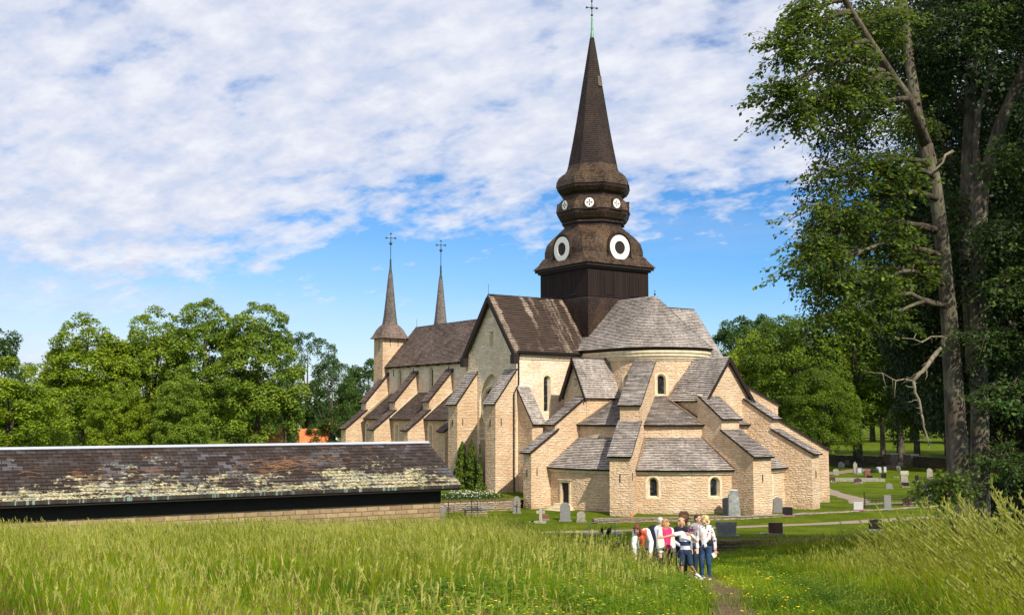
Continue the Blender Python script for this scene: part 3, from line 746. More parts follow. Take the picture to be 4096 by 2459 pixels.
d_.obox(P3(-.52,1.4,.02), Tg*.1, Nn*.05, Vector((0,0,.86))); d_.obox(P3(.52,1.4,.02), Tg*.1, Nn*.05, Vector((0,0,.86))); d_.obox(P3(0,2.36,.03), Tg*.64, Nn*.07, Vector((0,0,.1))); d_.obox(P3(0,2.50,.06), Tg*.76, Nn*.13, Vector((0,0,.035)))
d_.build('door_frame', M['stone_trim'], door)
d_ = MB(); d_.obox(P3(.1,.38,.3), Tg*.75, Nn*.32, Vector((0,0,.14))); d_.obox(P3(.15,.14,.5), Tg*1.0, Nn*.55, Vector((0,0,.11))); d_.obox(P3(.2,-.1,.7), Tg*1.2, Nn*.8, Vector((0,0,.12)))
d_.build('door_steps', M['stone_trim'], church)
rm = MB(); aa = [92-k*4.75 for k in range(41)]
roof(rm, [pol(a,9.15,6.05) for a in aa], [pol(a,r3e,3.45) for a in aa], course=.215, th=.14)
rm.build('chapel_roof', [M['roof_grey'],M['darkwood']], church)

# --- two gabled cross-arms over the ambulatory --------------------------------
def cross_gable(org, d, hw, rin, rout, zr, ze, slit=False, boards='brownwood'):
    du,dv = d; q = (dv,-du)
    def P3(r,s,z): return K(org[0]+du*r+q[0]*s, org[1]+dv*r+q[1]*s, z)
    mb = MB(); mb.prism([P3(rout,-hw,-1),P3(rout,hw,-1),P3(rout,hw,ze),P3(rout,0,zr-.22),P3(rout,-hw,ze)], P3(rin,0,0)-P3(rout,0,0))
    o = mb.build('cross_gable', M['stone'], church)
    if slit:
        c = []; w_ = arch_window((P3(rout,-.0,0), K(q[0],q[1],0), K(du,dv,0)), .13, 10.45, 11.1, trim=.1, cuts=c, square=True, bars=False); windowed(o, c)
    rm = MB(); sl_ = (zr-ze)/hw; he = hw+.3; zb = zr-sl_*he; n = 9
    for sg in (1,-1):
        roof(rm, [P3(rin+(rout+.4-rin)*k/n,0,zr) for k in range(n+1)], [P3(rin+(rout+.4-rin)*k/n,sg*he,zb) for k in range(n+1)], course=.215, th=.15)
    rm.build('cross_gable_roof', [M['roof_grey'],M['darkwood']], o)
    bb = MB()
    for sg in (1,-1):
        a = P3(rout+.33,0,zr-.24); b = P3(rout+.33,sg*he,zb-.24); dd = (b-a)/2; nrm = dd.cross(K(du,dv,0)).normalized()
        bb.obox((a+b)/2, dd, K(du,dv,0)*.06, nrm*.13)
    explode(bb.build('barge_board', M['darkwood'], o))
    fl = MB()
    a = P3(rin+.02,0,zr+.05); b = P3(rin+.02 if hw<2 else rin-.0,he*(1 if True else -1)*(-1 if hw>2 else 1)*1.0,zb+.05)
    fl.tube([a,b],.06,5); fl.build('flashing_board', M['brownwood'], o)
    return o
cross_gable((-1.4,0),(0,1),1.62,4.5,8.45,13.05,9.95,slit=True)
th_ = rad(-2.5)
cross_gable((0,-.15),(math.cos(th_),math.sin(th_)),2.85,4.3,8.55,12.95,9.45)

# --- radiating buttresses ------------------------------------------------------
def dirv(a): return (math.cos(rad(a)),math.sin(rad(a)))
buttress((-.42,0),(0,1),1.15,8.3,-1,up=(8.55,9.55,12.2,7.05),lo=(11.6,6.75,14.75,4.7),anchors=1,over=.2)
buttress((0,0),dirv(54),1.72,4.4,-1.5,up=(4.62,12.75,11.05,8.7),lo=(10.75,7.45,14.75,4.6),anchors=1)
buttress((0,1.8),(1,0),2.1,8.3,-1.2,up=(8.55,9.55,11.35,7.55),lo=(11.0,6.75,14.75,4.55),anchors=1)
buttress((0,0),dirv(-22),1.9,8.3,-1.2,up=(8.9,9.35,11.6,7.55),lo=(11.3,6.75,15.1,4.6),anchors=1)
buttress((0,0),dirv(-54),1.72,4.4,-1.2,up=(4.62,12.75,11.35,8.75),lo=(10.95,7.6,15.85,4.65))
for a in (50.3,-26):
    fb = MB()
fb = MB()
def flash(a, b, w_=.055): fb.tube([a,b],w_,5)
flash(K(.3,4.9,9.62),K(.3,9.3,7.2)); flash(pol(54,9.2,6.1,.95),pol(54,12.7,3.6,.95)); flash(K(8.75,2.88,6.1),K(12.5,2.88,3.62)); flash(K(8.2,2.75,7.6),K(9.2,2.88,7.1)); flash(pol(92,9.3,5.98),pol(92,12.7,3.55))
flash(K(4.6,2.9,9.4),K(9.0,2.9,7.15)); fb.build('flashing_board', M['brownwood'], church)

# --- central tower ------------------------------------------------------------
TC = (-9.05,0); h_ = 3.86
tb = MB(); tb.box(TC[0]-h_,TC[0]+h_,-h_,h_,13.0,19.2); tower = tb.build('tower', M['darkwood'], church)
m_ = MB(); loft(m_, [oct_ring(h_+.02,.01,13.2,TC[0],0),oct_ring(h_+.02,.01,19.2,TC[0],0)], .24, .035); m_.build('tower_skirt', [M['tower_shingle'],M['darkwood']], tower)
m_ = MB(); m_.box(TC[0]-h_,TC[0]+h_,-h_,h_,19.25,22.35); bdo = m_.build('boarded_stage', M['boards'], tower)
m_ = MB()
for s_ in (-1.6,1.6):
    m_.obox(K(TC[0]+h_+.03,s_*-1+(-.4),19.55),Vector((.04,0,0)),Vector((0,.62,0)),Vector((0,0,.035))); m_.obox(K(TC[0]+s_,h_+.03,19.55),Vector((.62,0,0)),Vector((0,.04,0)),Vector((0,0,.035)))
    for e in (-.6,.6):
        m_.obox(K(TC[0]+h_+.025,s_*-1-.4+e,20.5),Vector((.02,0,0)),Vector((0,.02,0)),Vector((0,0,.9)))
m_.build('hatch', M['black'], bdo)
m_ = MB(); m_.box(TC[0]-4.27,TC[0]+4.27,-4.27,4.27,22.2,22.5); m_.box(TC[0]-4.05,TC[0]+4.05,-4.05,4.05,22.0,22.2); m_.build('tower_eave', M['darkwood'], tower)
k8 = .586
def OR(a,c,z): return oct_ring(a,c,z,TC[0],0)
r8 = lambda a,z: OR(a,a*k8,z)
m_ = MB(); loft(m_, [OR(4.42,.03,22.48),OR(4.12,.30,22.95),OR(3.92,.62,23.55)], .22,.03)
m_.build('skirt_roof', [M['tower_gold'],M['darkwood']], tower)
m_ = MB(); loft(m_, [OR(3.86,.75,23.55),OR(3.88,.82,24.2),OR(3.78,.9,24.85),OR(3.55,1.05,25.35),OR(3.30,1.2,25.75),OR(3.08,1.4,26.1),OR(2.93,1.6,26.4),r8(2.86,26.5)], .22,.03)
m_.build('bell_stage', [M['tower_gold'],M['darkwood']], tower)
m_ = MB(); loft(m_, [r8(2.84,26.45),r8(2.84,26.9)],.22,.02); loft(m_,[r8(3.06,26.9),r8(3.04,27.06)],.2,.0); m_.build('neck', [M['tower_shingle'],M['darkwood']], tower)
m_ = MB(); loft(m_, [r8(2.92,27.0),r8(3.22,27.3),r8(3.46,27.75),r8(3.56,28.2)],.2,.02); m_.build('drum_underside', [M['tower_shingle'],M['darkwood']], tower)
m_ = MB(); loft(m_, [r8(3.60,28.15),r8(3.54,28.6),r8(3.36,29.0),r8(3.10,29.3),r8(2.94,29.45)],.2,.03); m_.build('lantern_drum', [M['tower_gold'],M['darkwood']], tower)
m_ = MB(); loft(m_, [r8(2.90,29.45),r8(2.88,29.95)],.22,.02); m_.build('neck', [M['tower_shingle'],M['darkwood']], tower)
m_ = MB(); loft(m_, [r8(2.9,29.8),r8(3.25,30.05),r8(3.50,30.4),r8(3.56,30.75)],.2,.02); m_.build('onion_underside', [M['tower_shingle'],M['darkwood']], tower)
m_ = MB(); loft(m_, [r8(3.60,30.7),r8(3.54,31.2),r8(3.36,31.6),r8(3.06,31.9),r8(2.72,32.15),r8(2.52,32.5),r8(2.42,32.95)],.2,.035); m_.build('onion_dome', [M['tower_gold'],M['darkwood']], tower)
m_ = MB(); loft(m_, [r8(2.42,32.9),r8(2.30,33.6),r8(1.96,35.4),r8(1.62,37.4),r8(1.0,41.4),r8(.19,46.6)],.23,.03); spire = m_.build('spire', [M['spire'],M['darkwood']], tower)
m_ = MB(); m_.obox(K(TC[0]+1.03,-.12,41.75),Vector((.06,0,.012)),Vector((0,.25,0)),Vector((-.09,0,.55))); m_.build('spire_hatch', M['roof_dark'], spire)
m_ = MB(); m_.tube([K(TC[0],0,46.55),K(TC[0],0,47.4),K(TC[0],0,49.0)],[.21,.13,.06],8); m_.build('spire_tip', M['copper'], tower)
m_ = MB(); m_.tube([K(TC[0],0,48.9),K(TC[0],0,51.2)],.045,6); m_.ball(K(TC[0],0,49.0),.14); m_.ball(K(TC[0],0,49.78),.16); m_.ball(K(TC[0],0,50.5),.12); m_.ball(K(TC[0],0,51.15),.10)
for s_ in (-1,1): m_.ball(K(TC[0]+.2*s_,-.50*s_,49.78),.12)
m_.tube([K(TC[0]-.2,.50,49.78),K(TC[0]+.2,-.50,49.78)],.035,6); m_.build('cross', M['darkcopper'], tower)
# large oval boards in hooded dormers on the four sides
def oval(cx, axu, nr_, cz):
    up_ = Vector((0,0,1)); c = K(*cx,cz)
    hood = MB(); n = 20
    outl = [(-1.62,-1.42),(1.62,-1.42),(1.40,-.75),(1.30,-.2)]+[(1.38*math.cos(a),1.42*math.sin(a)) for a in [math.pi*k/n for k in range(n+1)]]+[(-1.30,-.2),(-1.40,-.75)]
    f = lambda s,z,d: c+axu*s+up_*z+nr_*d
    pts_ = [f(s,z,.0) for s,z in outl]; hood.prism([f(s,z,.0) for s,z in outl], -nr_*1.1)
    ho = hood.build('dormer', M['darkwood'], tower)
    e = MB(); o2 = [(1.46*math.cos(a),1.50*math.sin(a)) for a in [math.pi*(k/n) for k in range(n+1)]]; o1 = [(1.38*math.cos(a),1.42*math.sin(a)) for a in [math.pi*(k/n) for k in range(n+1)]]
    o2 = [(1.72,-1.42),(1.46,-.7)]+o2+[(-1.46,-.7),(-1.72,-1.42)]; o1 = [(1.62,-1.42),(1.38,-.7)]+o1+[(-1.38,-.7),(-1.62,-1.42)]
    for k in range(len(o1)-1):
        e.poly([f(*o2[k],.08),f(*o2[k+1],.08),f(*o2[k+1],-1.1),f(*o2[k],-1.1)]); e.poly([f(*o1[k],.08),f(*o1[k+1],.08),f(*o2[k+1],.08),f(*o2[k],.08)]); e.poly([f(*o1[k],.08),f(*o1[k+1],.08),f(*o1[k+1],-.1),f(*o1[k],-.1)])
    e.build('dormer_rim', M['tower_shingle'], ho, fix=False)
    rg = MB(); annulus(rg, c+nr_*.01, axu, up_, nr_, .66, 1.24, 0, .06, 40); o_ = rg.build('white_ring', M['white'], ho, fix=False)
oval((TC[0]+4.02,0),K(0,1,0),K(1,0,0),24.2); oval((TC[0],4.02),K(1,0,0),K(0,1,0),24.2); oval((TC[0]-4.02,0),K(0,1,0),K(-1,0,0),24.2); oval((TC[0],-4.02),K(1,0,0),K(0,-1,0),24.2)
# eight small round lights in the drum
for k in range(8):
    a = rad(45*k); nr_ = K(math.cos(a),math.sin(a),0); axu = K(-math.sin(a),math.cos(a),0); up_ = Vector((0,0,1)); c = K(TC[0]+3.66*math.cos(a),3.66*math.sin(a),28.66)
    f = lambda s,z,d: c+axu*s+up_*z+nr_*d
    b = MB(); b.prism([f(s,z,0) for s,z in [(-.80,-.62),(.80,-.62),(.60,-.2)]+[(.58*math.cos(t_),.62*math.sin(t_)) for t_ in [math.pi*q/12 for q in range(13)]]+[(-.60,-.2)]], -nr_*.7)
    o = b.build('round_light', M['tower_shingle'], tower)
    b = MB(); b.poly([f(.45*math.cos(t_),.47*math.sin(t_),.012) for t_ in [2*math.pi*q/24 for q in range(24)]]); b.build('white_disc', M['white'], o)
    b = MB()
    for q in range(4):
        t_ = q*math.pi/2; dx,dz = math.cos(t_),math.sin(t_); ex,ez = -dz,dx
        b.poly([f(dx*.06,dz*.06,.026),f(dx*.20+ex*.075,dz*.20+ez*.075,.026),f(dx*.36,dz*.36,.026),f(dx*.20-ex*.075,dz*.20-ez*.075,.026)])
    b.poly([f(.05*math.cos(t_),.05*math.sin(t_),.03) for t_ in [2*math.pi*q/10 for q in range(10)]])
    b.build('petal_cross', M['black'], o)
# ------------------------------------------------------------------ long low building at the left
BO = Vector((-3.9,50,0)); BR = rad(30)
barn = thing('stone_barn', 'long low sandstone building with lichen-covered slate roof and pale metal ridge', 'building', BO, BR)
t = NT('slate_lichen'); co = t.co
s = t.sep(co); sl_ = t.math('MULTIPLY', s[1], 1.14)
uvw = t.comb(s[0], sl_, 0.0)
bk = t.n('ShaderNodeTexBrick'); t.l(uvw, bk.inputs[0]); bk.inputs['Scale'].default_value = 1.0; bk.inputs['Brick Width'].default_value=.36; bk.inputs['Row Height'].default_value=.2395
bk.inputs['Mortar Size'].default_value=.012; bk.inputs['Color1'].default_value=(0,0,0,1); bk.inputs['Color2'].default_value=(1,1,1,1); bk.inputs['Mortar'].default_value=(.5,.5,.5,1); bk.offset=.5
rr = t.sep(bk.outputs['Color'])[0]
c = t.ramp(rr,[(.0,(.036,.028,.025)),(.5,(.055,.044,.040)),(1,(.085,.072,.068))])
c = t.mix(t.ramp(t.noise(co,1.1,5,.7),[(.42,0),(.62,.85)]), c, (.035,.022,.016))      # dark moss film
blu = t.noise(t.map(co,(1,1,1),(5,5,0)),.45,3); c = t.mix(t.math('MULTIPLY', t.ramp(blu,[(.52,0),(.64,.55)]), t.ramp(rr,[(.3,0),(.7,1)])), c, (.16,.17,.20))
c = t.mix(bk.outputs['Fac'], c, (.012,.010,.008))
# lichen rosettes, thicker toward the eave
vd = t.vor(t.map(t.vadd(co,t.vscale(t.noisec(co,5.0,3),.35)),(2.6,3.0,3)),1.0,'F1','Distance'); vc = t.vor(t.map(t.vadd(co,t.vscale(t.noisec(co,5.0,3),.35)),(2.6,3.0,3)),1.0,'F1','Color')
amount = t.math('ADD', t.math('MULTIPLY', s[1], -.30), t.math('MULTIPLY', t.noise(t.map(co,(.30,.6,1),(2.3,0,0)),1.0,5,.65), 2.9))
th = t.math('MULTIPLY', t.math('SUBTRACT', amount, 1.50), .95)
ros = t.ramp(t.math('SUBTRACT', th, t.math('MULTIPLY', t.math('SUBTRACT', vd, .12), 1.0)),[(.0,0),(.05,1)])
n6 = t.noise(t.map(co,(4.2,5.2,1)),1.0,7,.72,.3)
ros = t.ramp(t.math('ADD', t.math('MULTIPLY', n6, 1.0), t.math('MULTIPLY', t.math('SUBTRACT', amount, 2.02), .42)),[(.600,0),(.630,1)])
ros = t.math('MULTIPLY', ros, t.ramp(t.noise(co,12,4,.75),[(.36,.0),(.52,1)]))
lc = t.ramp(t.sep(vc)[1],[(.0,(.40,.36,.20)),(.55,(.60,.54,.33)),(.85,(.30,.31,.22)),(1,(.46,.45,.38))])
c = t.mix(ros, c, lc)
mo = t.noise(t.map(co,(.5,1.6,1),(8,3,0)),1.5,6,.7); c = t.mix(t.ramp(mo,[(.62,0),(.66,.9)]), c, (.15,.075,.04))
t.bump(t.math('ADD', t.math('MULTIPLY', ros, 1.2), t.math('SUBTRACT', t.math('MULTIPLY', rr, .3), t.math('MULTIPLY',bk.outputs['Fac'],.4))), .8, .03)
M['slate'] = t.fin(c,.85,0,.15)
t = NT('sandstone_blocks'); bk = t.n('ShaderNodeTexBrick'); s = t.sep(t.co)
t.l(t.vadd(t.comb(t.math('ADD',s[0],s[1]), s[2], 0.0), t.vscale(t.noisec(t.co,2.5,2),.05)), bk.inputs[0]); bk.inputs['Scale'].default_value=1; bk.inputs['Brick Width'].default_value=.52; bk.inputs['Row Height'].default_value=.19
bk.inputs['Mortar Size'].default_value=.018; bk.inputs['Mortar Smooth'].default_value=.6; bk.inputs['Color1'].default_value=(.30,.21,.125,1); bk.inputs['Color2'].default_value=(.46,.35,.20,1); bk.inputs['Mortar'].default_value=(.20,.15,.095,1)
n_ = t.noise(t.co,4,5,.7); c = t.mix(t.ramp(n_,[(.35,.4),(.6,0)]), bk.outputs[0], (.19,.13,.08))
t.bump(t.math('SUBTRACT', t.math('MULTIPLY',n_,.8), bk.outputs['Fac']), .9, .03); M['sandblock'] = t.fin(c,.9,0,.1)
mb = MB(); WZ = 1.5; rz0,ez0 = 6.74,4.98
mb.prism([(-.67,-2.7,WZ),(-.67,2.7,WZ),(-.67,2.7,5.2),(-.67,0,6.55),(-.67,-2.7,5.2)], (-48,0,0)); mb.build('barn_wall', M['sandblock'], barn)
rm = MB(); n = 60
for sg in (-1,1):
    roof(rm, [Vector((0-50*k/n,0,rz0)) for k in range(n+1)], [Vector((0-50*k/n,sg*3.4,ez0)) for k in range(n+1)], course=.24, lip=.02, th=.1, jit=.25)
rm.build('barn_roof', [M['slate'],M['darkwood']], barn)
mb = MB(); mb.prism([(0.02,-.16,rz0-.04),(0.02,0,rz0+.05),(0.02,.16,rz0-.04),(.02,0,rz0-.0)], (-50,0,0)); mb.build('ridge_metal', M['lead_sheet'], barn)
mb = MB(); mb.box(-48.7,-.66,-2.73,-2.66,4.22,4.86); mb.build('eave_shade_band', M['darkwood'], barn)  # dark strip added on the wall top to stand in for the eave's shadow
mb = MB(); mb.box(-50,.0,-3.42,-3.36,ez0-.13,ez0+.01); mb.box(-50,.0,3.36,3.42,ez0-.13,ez0+.01)
t = NT('copper_eave'); n_ = t.noise(t.map(t.co,(3.2,.2,.2)),1.0,4,.8); M['eavecopper'] = t.fin(t.ramp(n_,[(.38,(.03,.02,.017)),(.56,(.05,.05,.04)),(.62,(.25,.36,.30)),(.66,(.04,.03,.02))]),.5,.1)
mb.build('eave_trim', M['eavecopper'], barn)
mb = MB()
for sg in (-1,1): mb.box(-50,-.02,min(sg*2.7,sg*3.36),max(sg*2.7,sg*3.36),ez0-.22,ez0-.14)
mb.build('soffit', M['darkwood'], barn)
mb = MB()   # fallen twigs lying on the slates
for cx,cy,nn,sp in ((-7.5,-1.7,90,.8),(-22,-1.2,50,1.0),(-29,-1.4,26,.9),(-14.5,-1.9,24,1.0),(-5.0,-1.2,20,.6)):
    for k in range(nn):
        x_ = cx+R.gauss(0,sp); y_ = cy+R.gauss(0,.3); 
        if not -3.2<y_<-.3: continue
        z_ = rz0+y_*(rz0-ez0)/3.4*1.0; a = R.uniform(-.5,.5); l = R.uniform(.08,.35)
        p0 = Vector((x_-l*math.cos(a),y_-l*math.sin(a)*.8,0)); p1 = Vector((x_+l*math.cos(a),y_+l*math.sin(a)*.8,0))
        for p in (p0,p1): p.z = rz0-abs(p.y)*(rz0-ez0)/3.4+.05
        mb.tube([p0,(p0+p1)/2+Vector((0,0,.02)),p1],.009,4)
tw_ = mb.build('twigs', m_plain('dry_twigs',(.26,.14,.075),.9), barn); tw_['kind'] = 'stuff'

# ------------------------------------------------------------------ raised garden, ledges and walls
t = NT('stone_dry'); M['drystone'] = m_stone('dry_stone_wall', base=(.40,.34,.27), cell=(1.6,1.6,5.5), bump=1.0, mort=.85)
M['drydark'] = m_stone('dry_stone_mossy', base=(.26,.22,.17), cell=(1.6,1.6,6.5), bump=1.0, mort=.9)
t = NT('moss_cap'); b = t.noise(t.co,4,5,.7); t.bump(b,.9,.06); M['moss'] = t.fin(t.ramp(b,[(.35,(.05,.03,.012)),(.55,(.13,.08,.03)),(.7,(.12,.14,.03))]),.95)
def wall_line(name, label, pts, th, zb, zt, mat, cap=None, capm='moss', wob=.04, hf=None):
    """free-standing wall along a line with an uneven top"""
    L = []; 
    for a,b in zip(pts,pts[1:]):
        n = max(1,int(((b[0]-a[0])**2+(b[1]-a[1])**2)**.5/.6))
        for k in range(n): f = k/n; L.append((a[0]+(b[0]-a[0])*f,a[1]+(b[1]-a[1])*f, a[2]+(b[2]-a[2])*f if len(a)>2 else 0))
    L.append(tuple(pts[-1])+((0,) if len(pts[-1])==2 else ()))
    mb = MB(); rows = []
    for i,p in enumerate(L):
        q = L[min(i+1,len(L)-1)]; o_ = L[max(i-1,0)]; d = Vector((q[0]-o_[0],q[1]-o_[1],0)).normalized(); nn = Vector((-d.y,d.x,0)); c = Vector((p[0],p[1],0)); g_ = p[2]
        jt = R.uniform(-wob,wob)
        rows.append([c-nn*(th/2+.03+R.uniform(-.02,.02))+Vector((0,0,g_+zb)),c-nn*(th/2+R.uniform(-.02,.02))+Vector((0,0,g_+zt+jt)),c+nn*(th/2+R.uniform(-.02,.02))+Vector((0,0,g_+zt+jt)),c+nn*(th/2)+Vector((0,0,g_+zb))])
    for a,b in zip(rows,rows[1:]):
        for k in range(3): mb.poly([a[k],b[k],b[k+1],a[k+1]])
    mb.poly(rows[0]); mb.poly(rows[-1])
    root = thing(name, label, 'wall', (0,0,0))
    mb.build('masonry', mat, root)
    if cap:
        cb = MB(); rr_ = []
        for a in rows:
            m_ = (a[1]+a[2])/2; wv = (a[2]-a[1])*.56
            h_ = cap*R.uniform(.5,1.2); rr_.append([m_-wv+Vector((0,0,-.01)),m_-wv*.8+Vector((0,0,h_)),m_+wv*.8+Vector((0,0,h_)),m_+wv+Vector((0,0,-.01))])
        for a,b in zip(rr_,rr_[1:]):
            for k in range(3): cb.poly([a[k],b[k],b[k+1],a[k+1]])
        cb.poly(rr_[0]); cb.poly(rr_[-1]); cb.build('coping', M[capm], root)
    return root
wall_line('garden_wall', 'low pale stone retaining wall with mossy top below the ivy and the gable buttresses', [(.5,91.1,0),(-5.8,88.6,0),(-16,84.6,0)], .5, -.7, .84, M['drystone'], cap=.10)
gb = MB()
gp = [(.3,91.2),(-5.8,88.8),(-16,84.8),(-22,104),(-8,108),(1.0,98.5),(.6,94)]
gb.poly([(x,y,.80) for x,y in gp]); 
gx = MB(); n = 26
for i in range(n):
    for j in range(n):
        def gz(a,b):
            x_ = -16+17*a/n; y0_ = 84.9+ (x_+16)*.392; y_ = y0_+ (14)*b/n; return (x_,y_,.82+.30*b/n*2+ .10*noise.noise((x_*.6,y_*.6,0)))
        gx.poly([gz(i,j),gz(i+1,j),gz(i+1,j+1),gz(i,j+1)])
tag(gx.build('garden_bed_ground', M['ground'], None, fix=False), kind='structure')
wall_line('ledge', 'low line of rough stone slabs edging the church lawn', [(p[0],p[1],0) for p in LEDGE], .55, -.75, .03, M['drystone'], cap=.04, capm='drystone', wob=.03)
wall_line('churchyard_wall', 'old grey rubble wall with brown mossy top behind the group of people', [(3.0,53.6,.55),(8,54.6,.55),(14,55.6,.5),(24,57.5,.5),(36,61,.5)], .7, -.9, 1.05, M['drydark'], cap=.14)
wall_line('far_wall', 'dark dry stone wall left of the churchyard gateway', [(18,183),(50.6,173.5),(58,168.3)], .8, -.3, 1.35, M['drydark'])
wall_line('far_wall', 'grey dry stone wall right of the churchyard gateway', [(61.6,164.6),(64.5,157),(66,147),(70,120)], .8, -.3, 1.45, M['drydark'])
def pier(loc, rz, label):
    r_ = thing('gate_pier', label, 'gate pier', loc, rz, 'gate piers')
    b = MB(); b.box(-.75,.75,-.75,.75,-.4,1.65); b.build('masonry', M['drystone'], r_)
    b = MB(); b.box(-.86,.86,-.86,.86,1.65,1.78); b.build('coping', M['ashlar'], r_); return r_
pier((58.9,167.9,0), .5, 'square stone gate pier at the end of the dark far wall, left of the gateway')
pier((61.0,165.2,0), .5, 'square stone gate pier beside the grey wall, right of the gateway')

# ------------------------------------------------------------------ graves
M['granite'] = m_plain('grey_granite', (.20,.20,.195), .6, var=.3, scale=14); M['granite_l'] = m_plain('light_granite', (.42,.43,.42), .7, var=.2, scale=20)
M['granite_b'] = m_plain('black_granite', (.020,.017,.018), .25, var=.2); M['granite_r'] = m_plain('red_granite', (.20,.075,.055), .4, var=.25, scale=16); M['granite_br'] = m_plain('brown_granite', (.085,.045,.035), .35, var=.25, scale=16)
M['lichenstone'] = m_plain('lichened_stone', (.27,.25,.20), .9, var=.35, scale=5); M['palestone'] = m_plain('pale_weathered_stone', (.37,.35,.27), .9, var=.2, scale=5); M['inscr'] = m_plain('gilt_inscription', (.55,.40,.15), .4, .5)
M['petal_red'] = m_plain('red_flowers',(.55,.02,.02),.6); M['petal_pink'] = m_plain('pink_flowers',(.72,.12,.38),.6); M['petal_white'] = m_plain('white_flowers',(.78,.77,.74),.7); M['petal_yellow'] = m_plain('yellow_flowers',(.75,.55,.03),.6); M['petal_purple'] = m_plain('purple_flowers',(.20,.05,.36),.6)
M['leafgreen'] = m_leaf('small_leaf',(.012,.035,.006),(.035,.085,.012),(.08,.15,.02),.2)
def sx(px,D): return (px-2048)/4277*D
def stone_outline(kind, w, h):
    w2 = w/2
    if kind=='round': return [(-w2,0),(w2,0)]+[(w2*math.cos(a),h-w2*.75+w2*.75*math.sin(a)) for a in [math.pi*k/10 for k in range(11)]]
    if kind=='shoulder': return [(-w2,0),(w2,0),(w2,h-.22*h),(w2*.86,h-.17*h),(w2*.80,h-.13*h)]+[(w2*.72*math.cos(a),h-.13*h+.13*h*math.sin(a)) for a in [math.pi*k/8 for k in range(9)]]+[(-w2*.8,h-.13*h),(-w2*.86,h-.17*h),(-w2,h-.22*h)]
    if kind=='point': return [(-w2,0),(w2,0),(w2,h*.80),(w2*.5,h*.9),(0,h),(-w2*.5,h*.9),(-w2,h*.80)]
    if kind=='soft': return [(-w2*.95,0),(w2*.95,0),(w2,h*.86),(w2*.75,h*.955),(w2*.3,h),(-w2*.3,h),(-w2*.75,h*.955),(-w2,h*.86)]
    if kind=='heart': return [(-w2*.55,0),(w2*.6,0),(w2*.92,h*.45),(w2,h*.75),(w2*.8,h*.93),(w2*.4,h),(0,h*.985),(-w2*.5,h),(-w2*.85,h*.92),(-w2,h*.72),(-w2*.9,h*.42)]
    if kind=='slant': return [(-w2,0),(w2,0),(w2,h*.96),(-w2*.9,h*.90)]
    if kind=='house': return [(-w2,0),(w2,0),(w2*1.0,h*.7),(0,h),(-w2,h*.7)]
    if kind=='tapered': return [(-w2*.88,0),(w2*.88,0),(w2,h),(-w2,h)]
    return [(-w2,0),(w2,0),(w2,h),(-w2,h)]
def bevel(o, w_=.02):
    b = o.modifiers.new('bevel','BEVEL'); b.width = w_; b.segments = 2; b.limit_method = 'ANGLE'; b.angle_limit = rad(35)
def flowers(name, label, x, y, z, n, mat, sp=.22, h=.16, leaves=True):
    r_ = thing(name, label, 'flowers', (x,y,z))
    b = MB(); 
    for k in range(n): 
        p = Vector((R.gauss(0,sp),R.gauss(0,sp*.6),h*R.uniform(.55,1.15))); s_ = R.uniform(.022,.04); b.ball(p,(s_,s_,s_*.6),6,4)
    b.build('blossom', mat, r_)['kind'] = 'stuff'
    if leaves:
        b = MB()
        for k in range(n*3):
            p = Vector((R.gauss(0,sp),R.gauss(0,sp*.6),h*R.uniform(.0,.8))); d = Vector((R.uniform(-1,1),R.uniform(-1,1),R.uniform(.1,1))).normalized()*.06; e = d.cross(Vector((0,0,1))).normalized()*.02
            b.poly([p,p+d*.5+e,p+d,p+d*.5-e])
        b.build('leaf', M['leafgreen'], r_, fix=False)['kind'] = 'stuff'
    return r_
def grave(px, D, w, h, kind, mat, label, rz=0.0, lean=0.0, base=True, insc=False, z=None, th=None):
    x = sx(px,D); z = surf(x,D) if z is None else z
    r_ = thing('gravestone', label, 'gravestone', (x,D,z), rz, 'gravestones in the churchyard')
    r_.rotation_euler = (0,lean,rz)
    th = th or min(.22,.14+.05*w); b = MB()
    z0 = .0
    if base: b.box(-w*.62,w*.62,-th*1.1,th*1.1,-.3,.10); o = b.build('plinth', M['granite'] if mat!='palestone' else M['lichenstone'], r_); bevel(o,.015); z0 = .10
    b = MB(); b.prism([(s,-th/2,z_+z0-(.25 if z_==0 and not base else 0)) for s,z_ in stone_outline(kind,w,h-z0)], (0,th,0))
    o = b.build('slab', M[mat], r_); bevel(o,.018)
    if insc:
        b = MB(); rows_ = insc
        for k in range(rows_):
            ww = w*(.22 if k==0 else .32 if k==1 else .2); zz_ = z0+(h-z0)*(.72-.12*k)
            x_ = -ww
            while x_ < ww:
                l = R.uniform(.012,.035); b.box(x_,x_+l,-th/2-.006,-th/2-.001,zz_-.018,zz_+R.uniform(.005,.02)); x_ += l+.012
        b.build('inscription', M['inscr'], r_)
    return r_
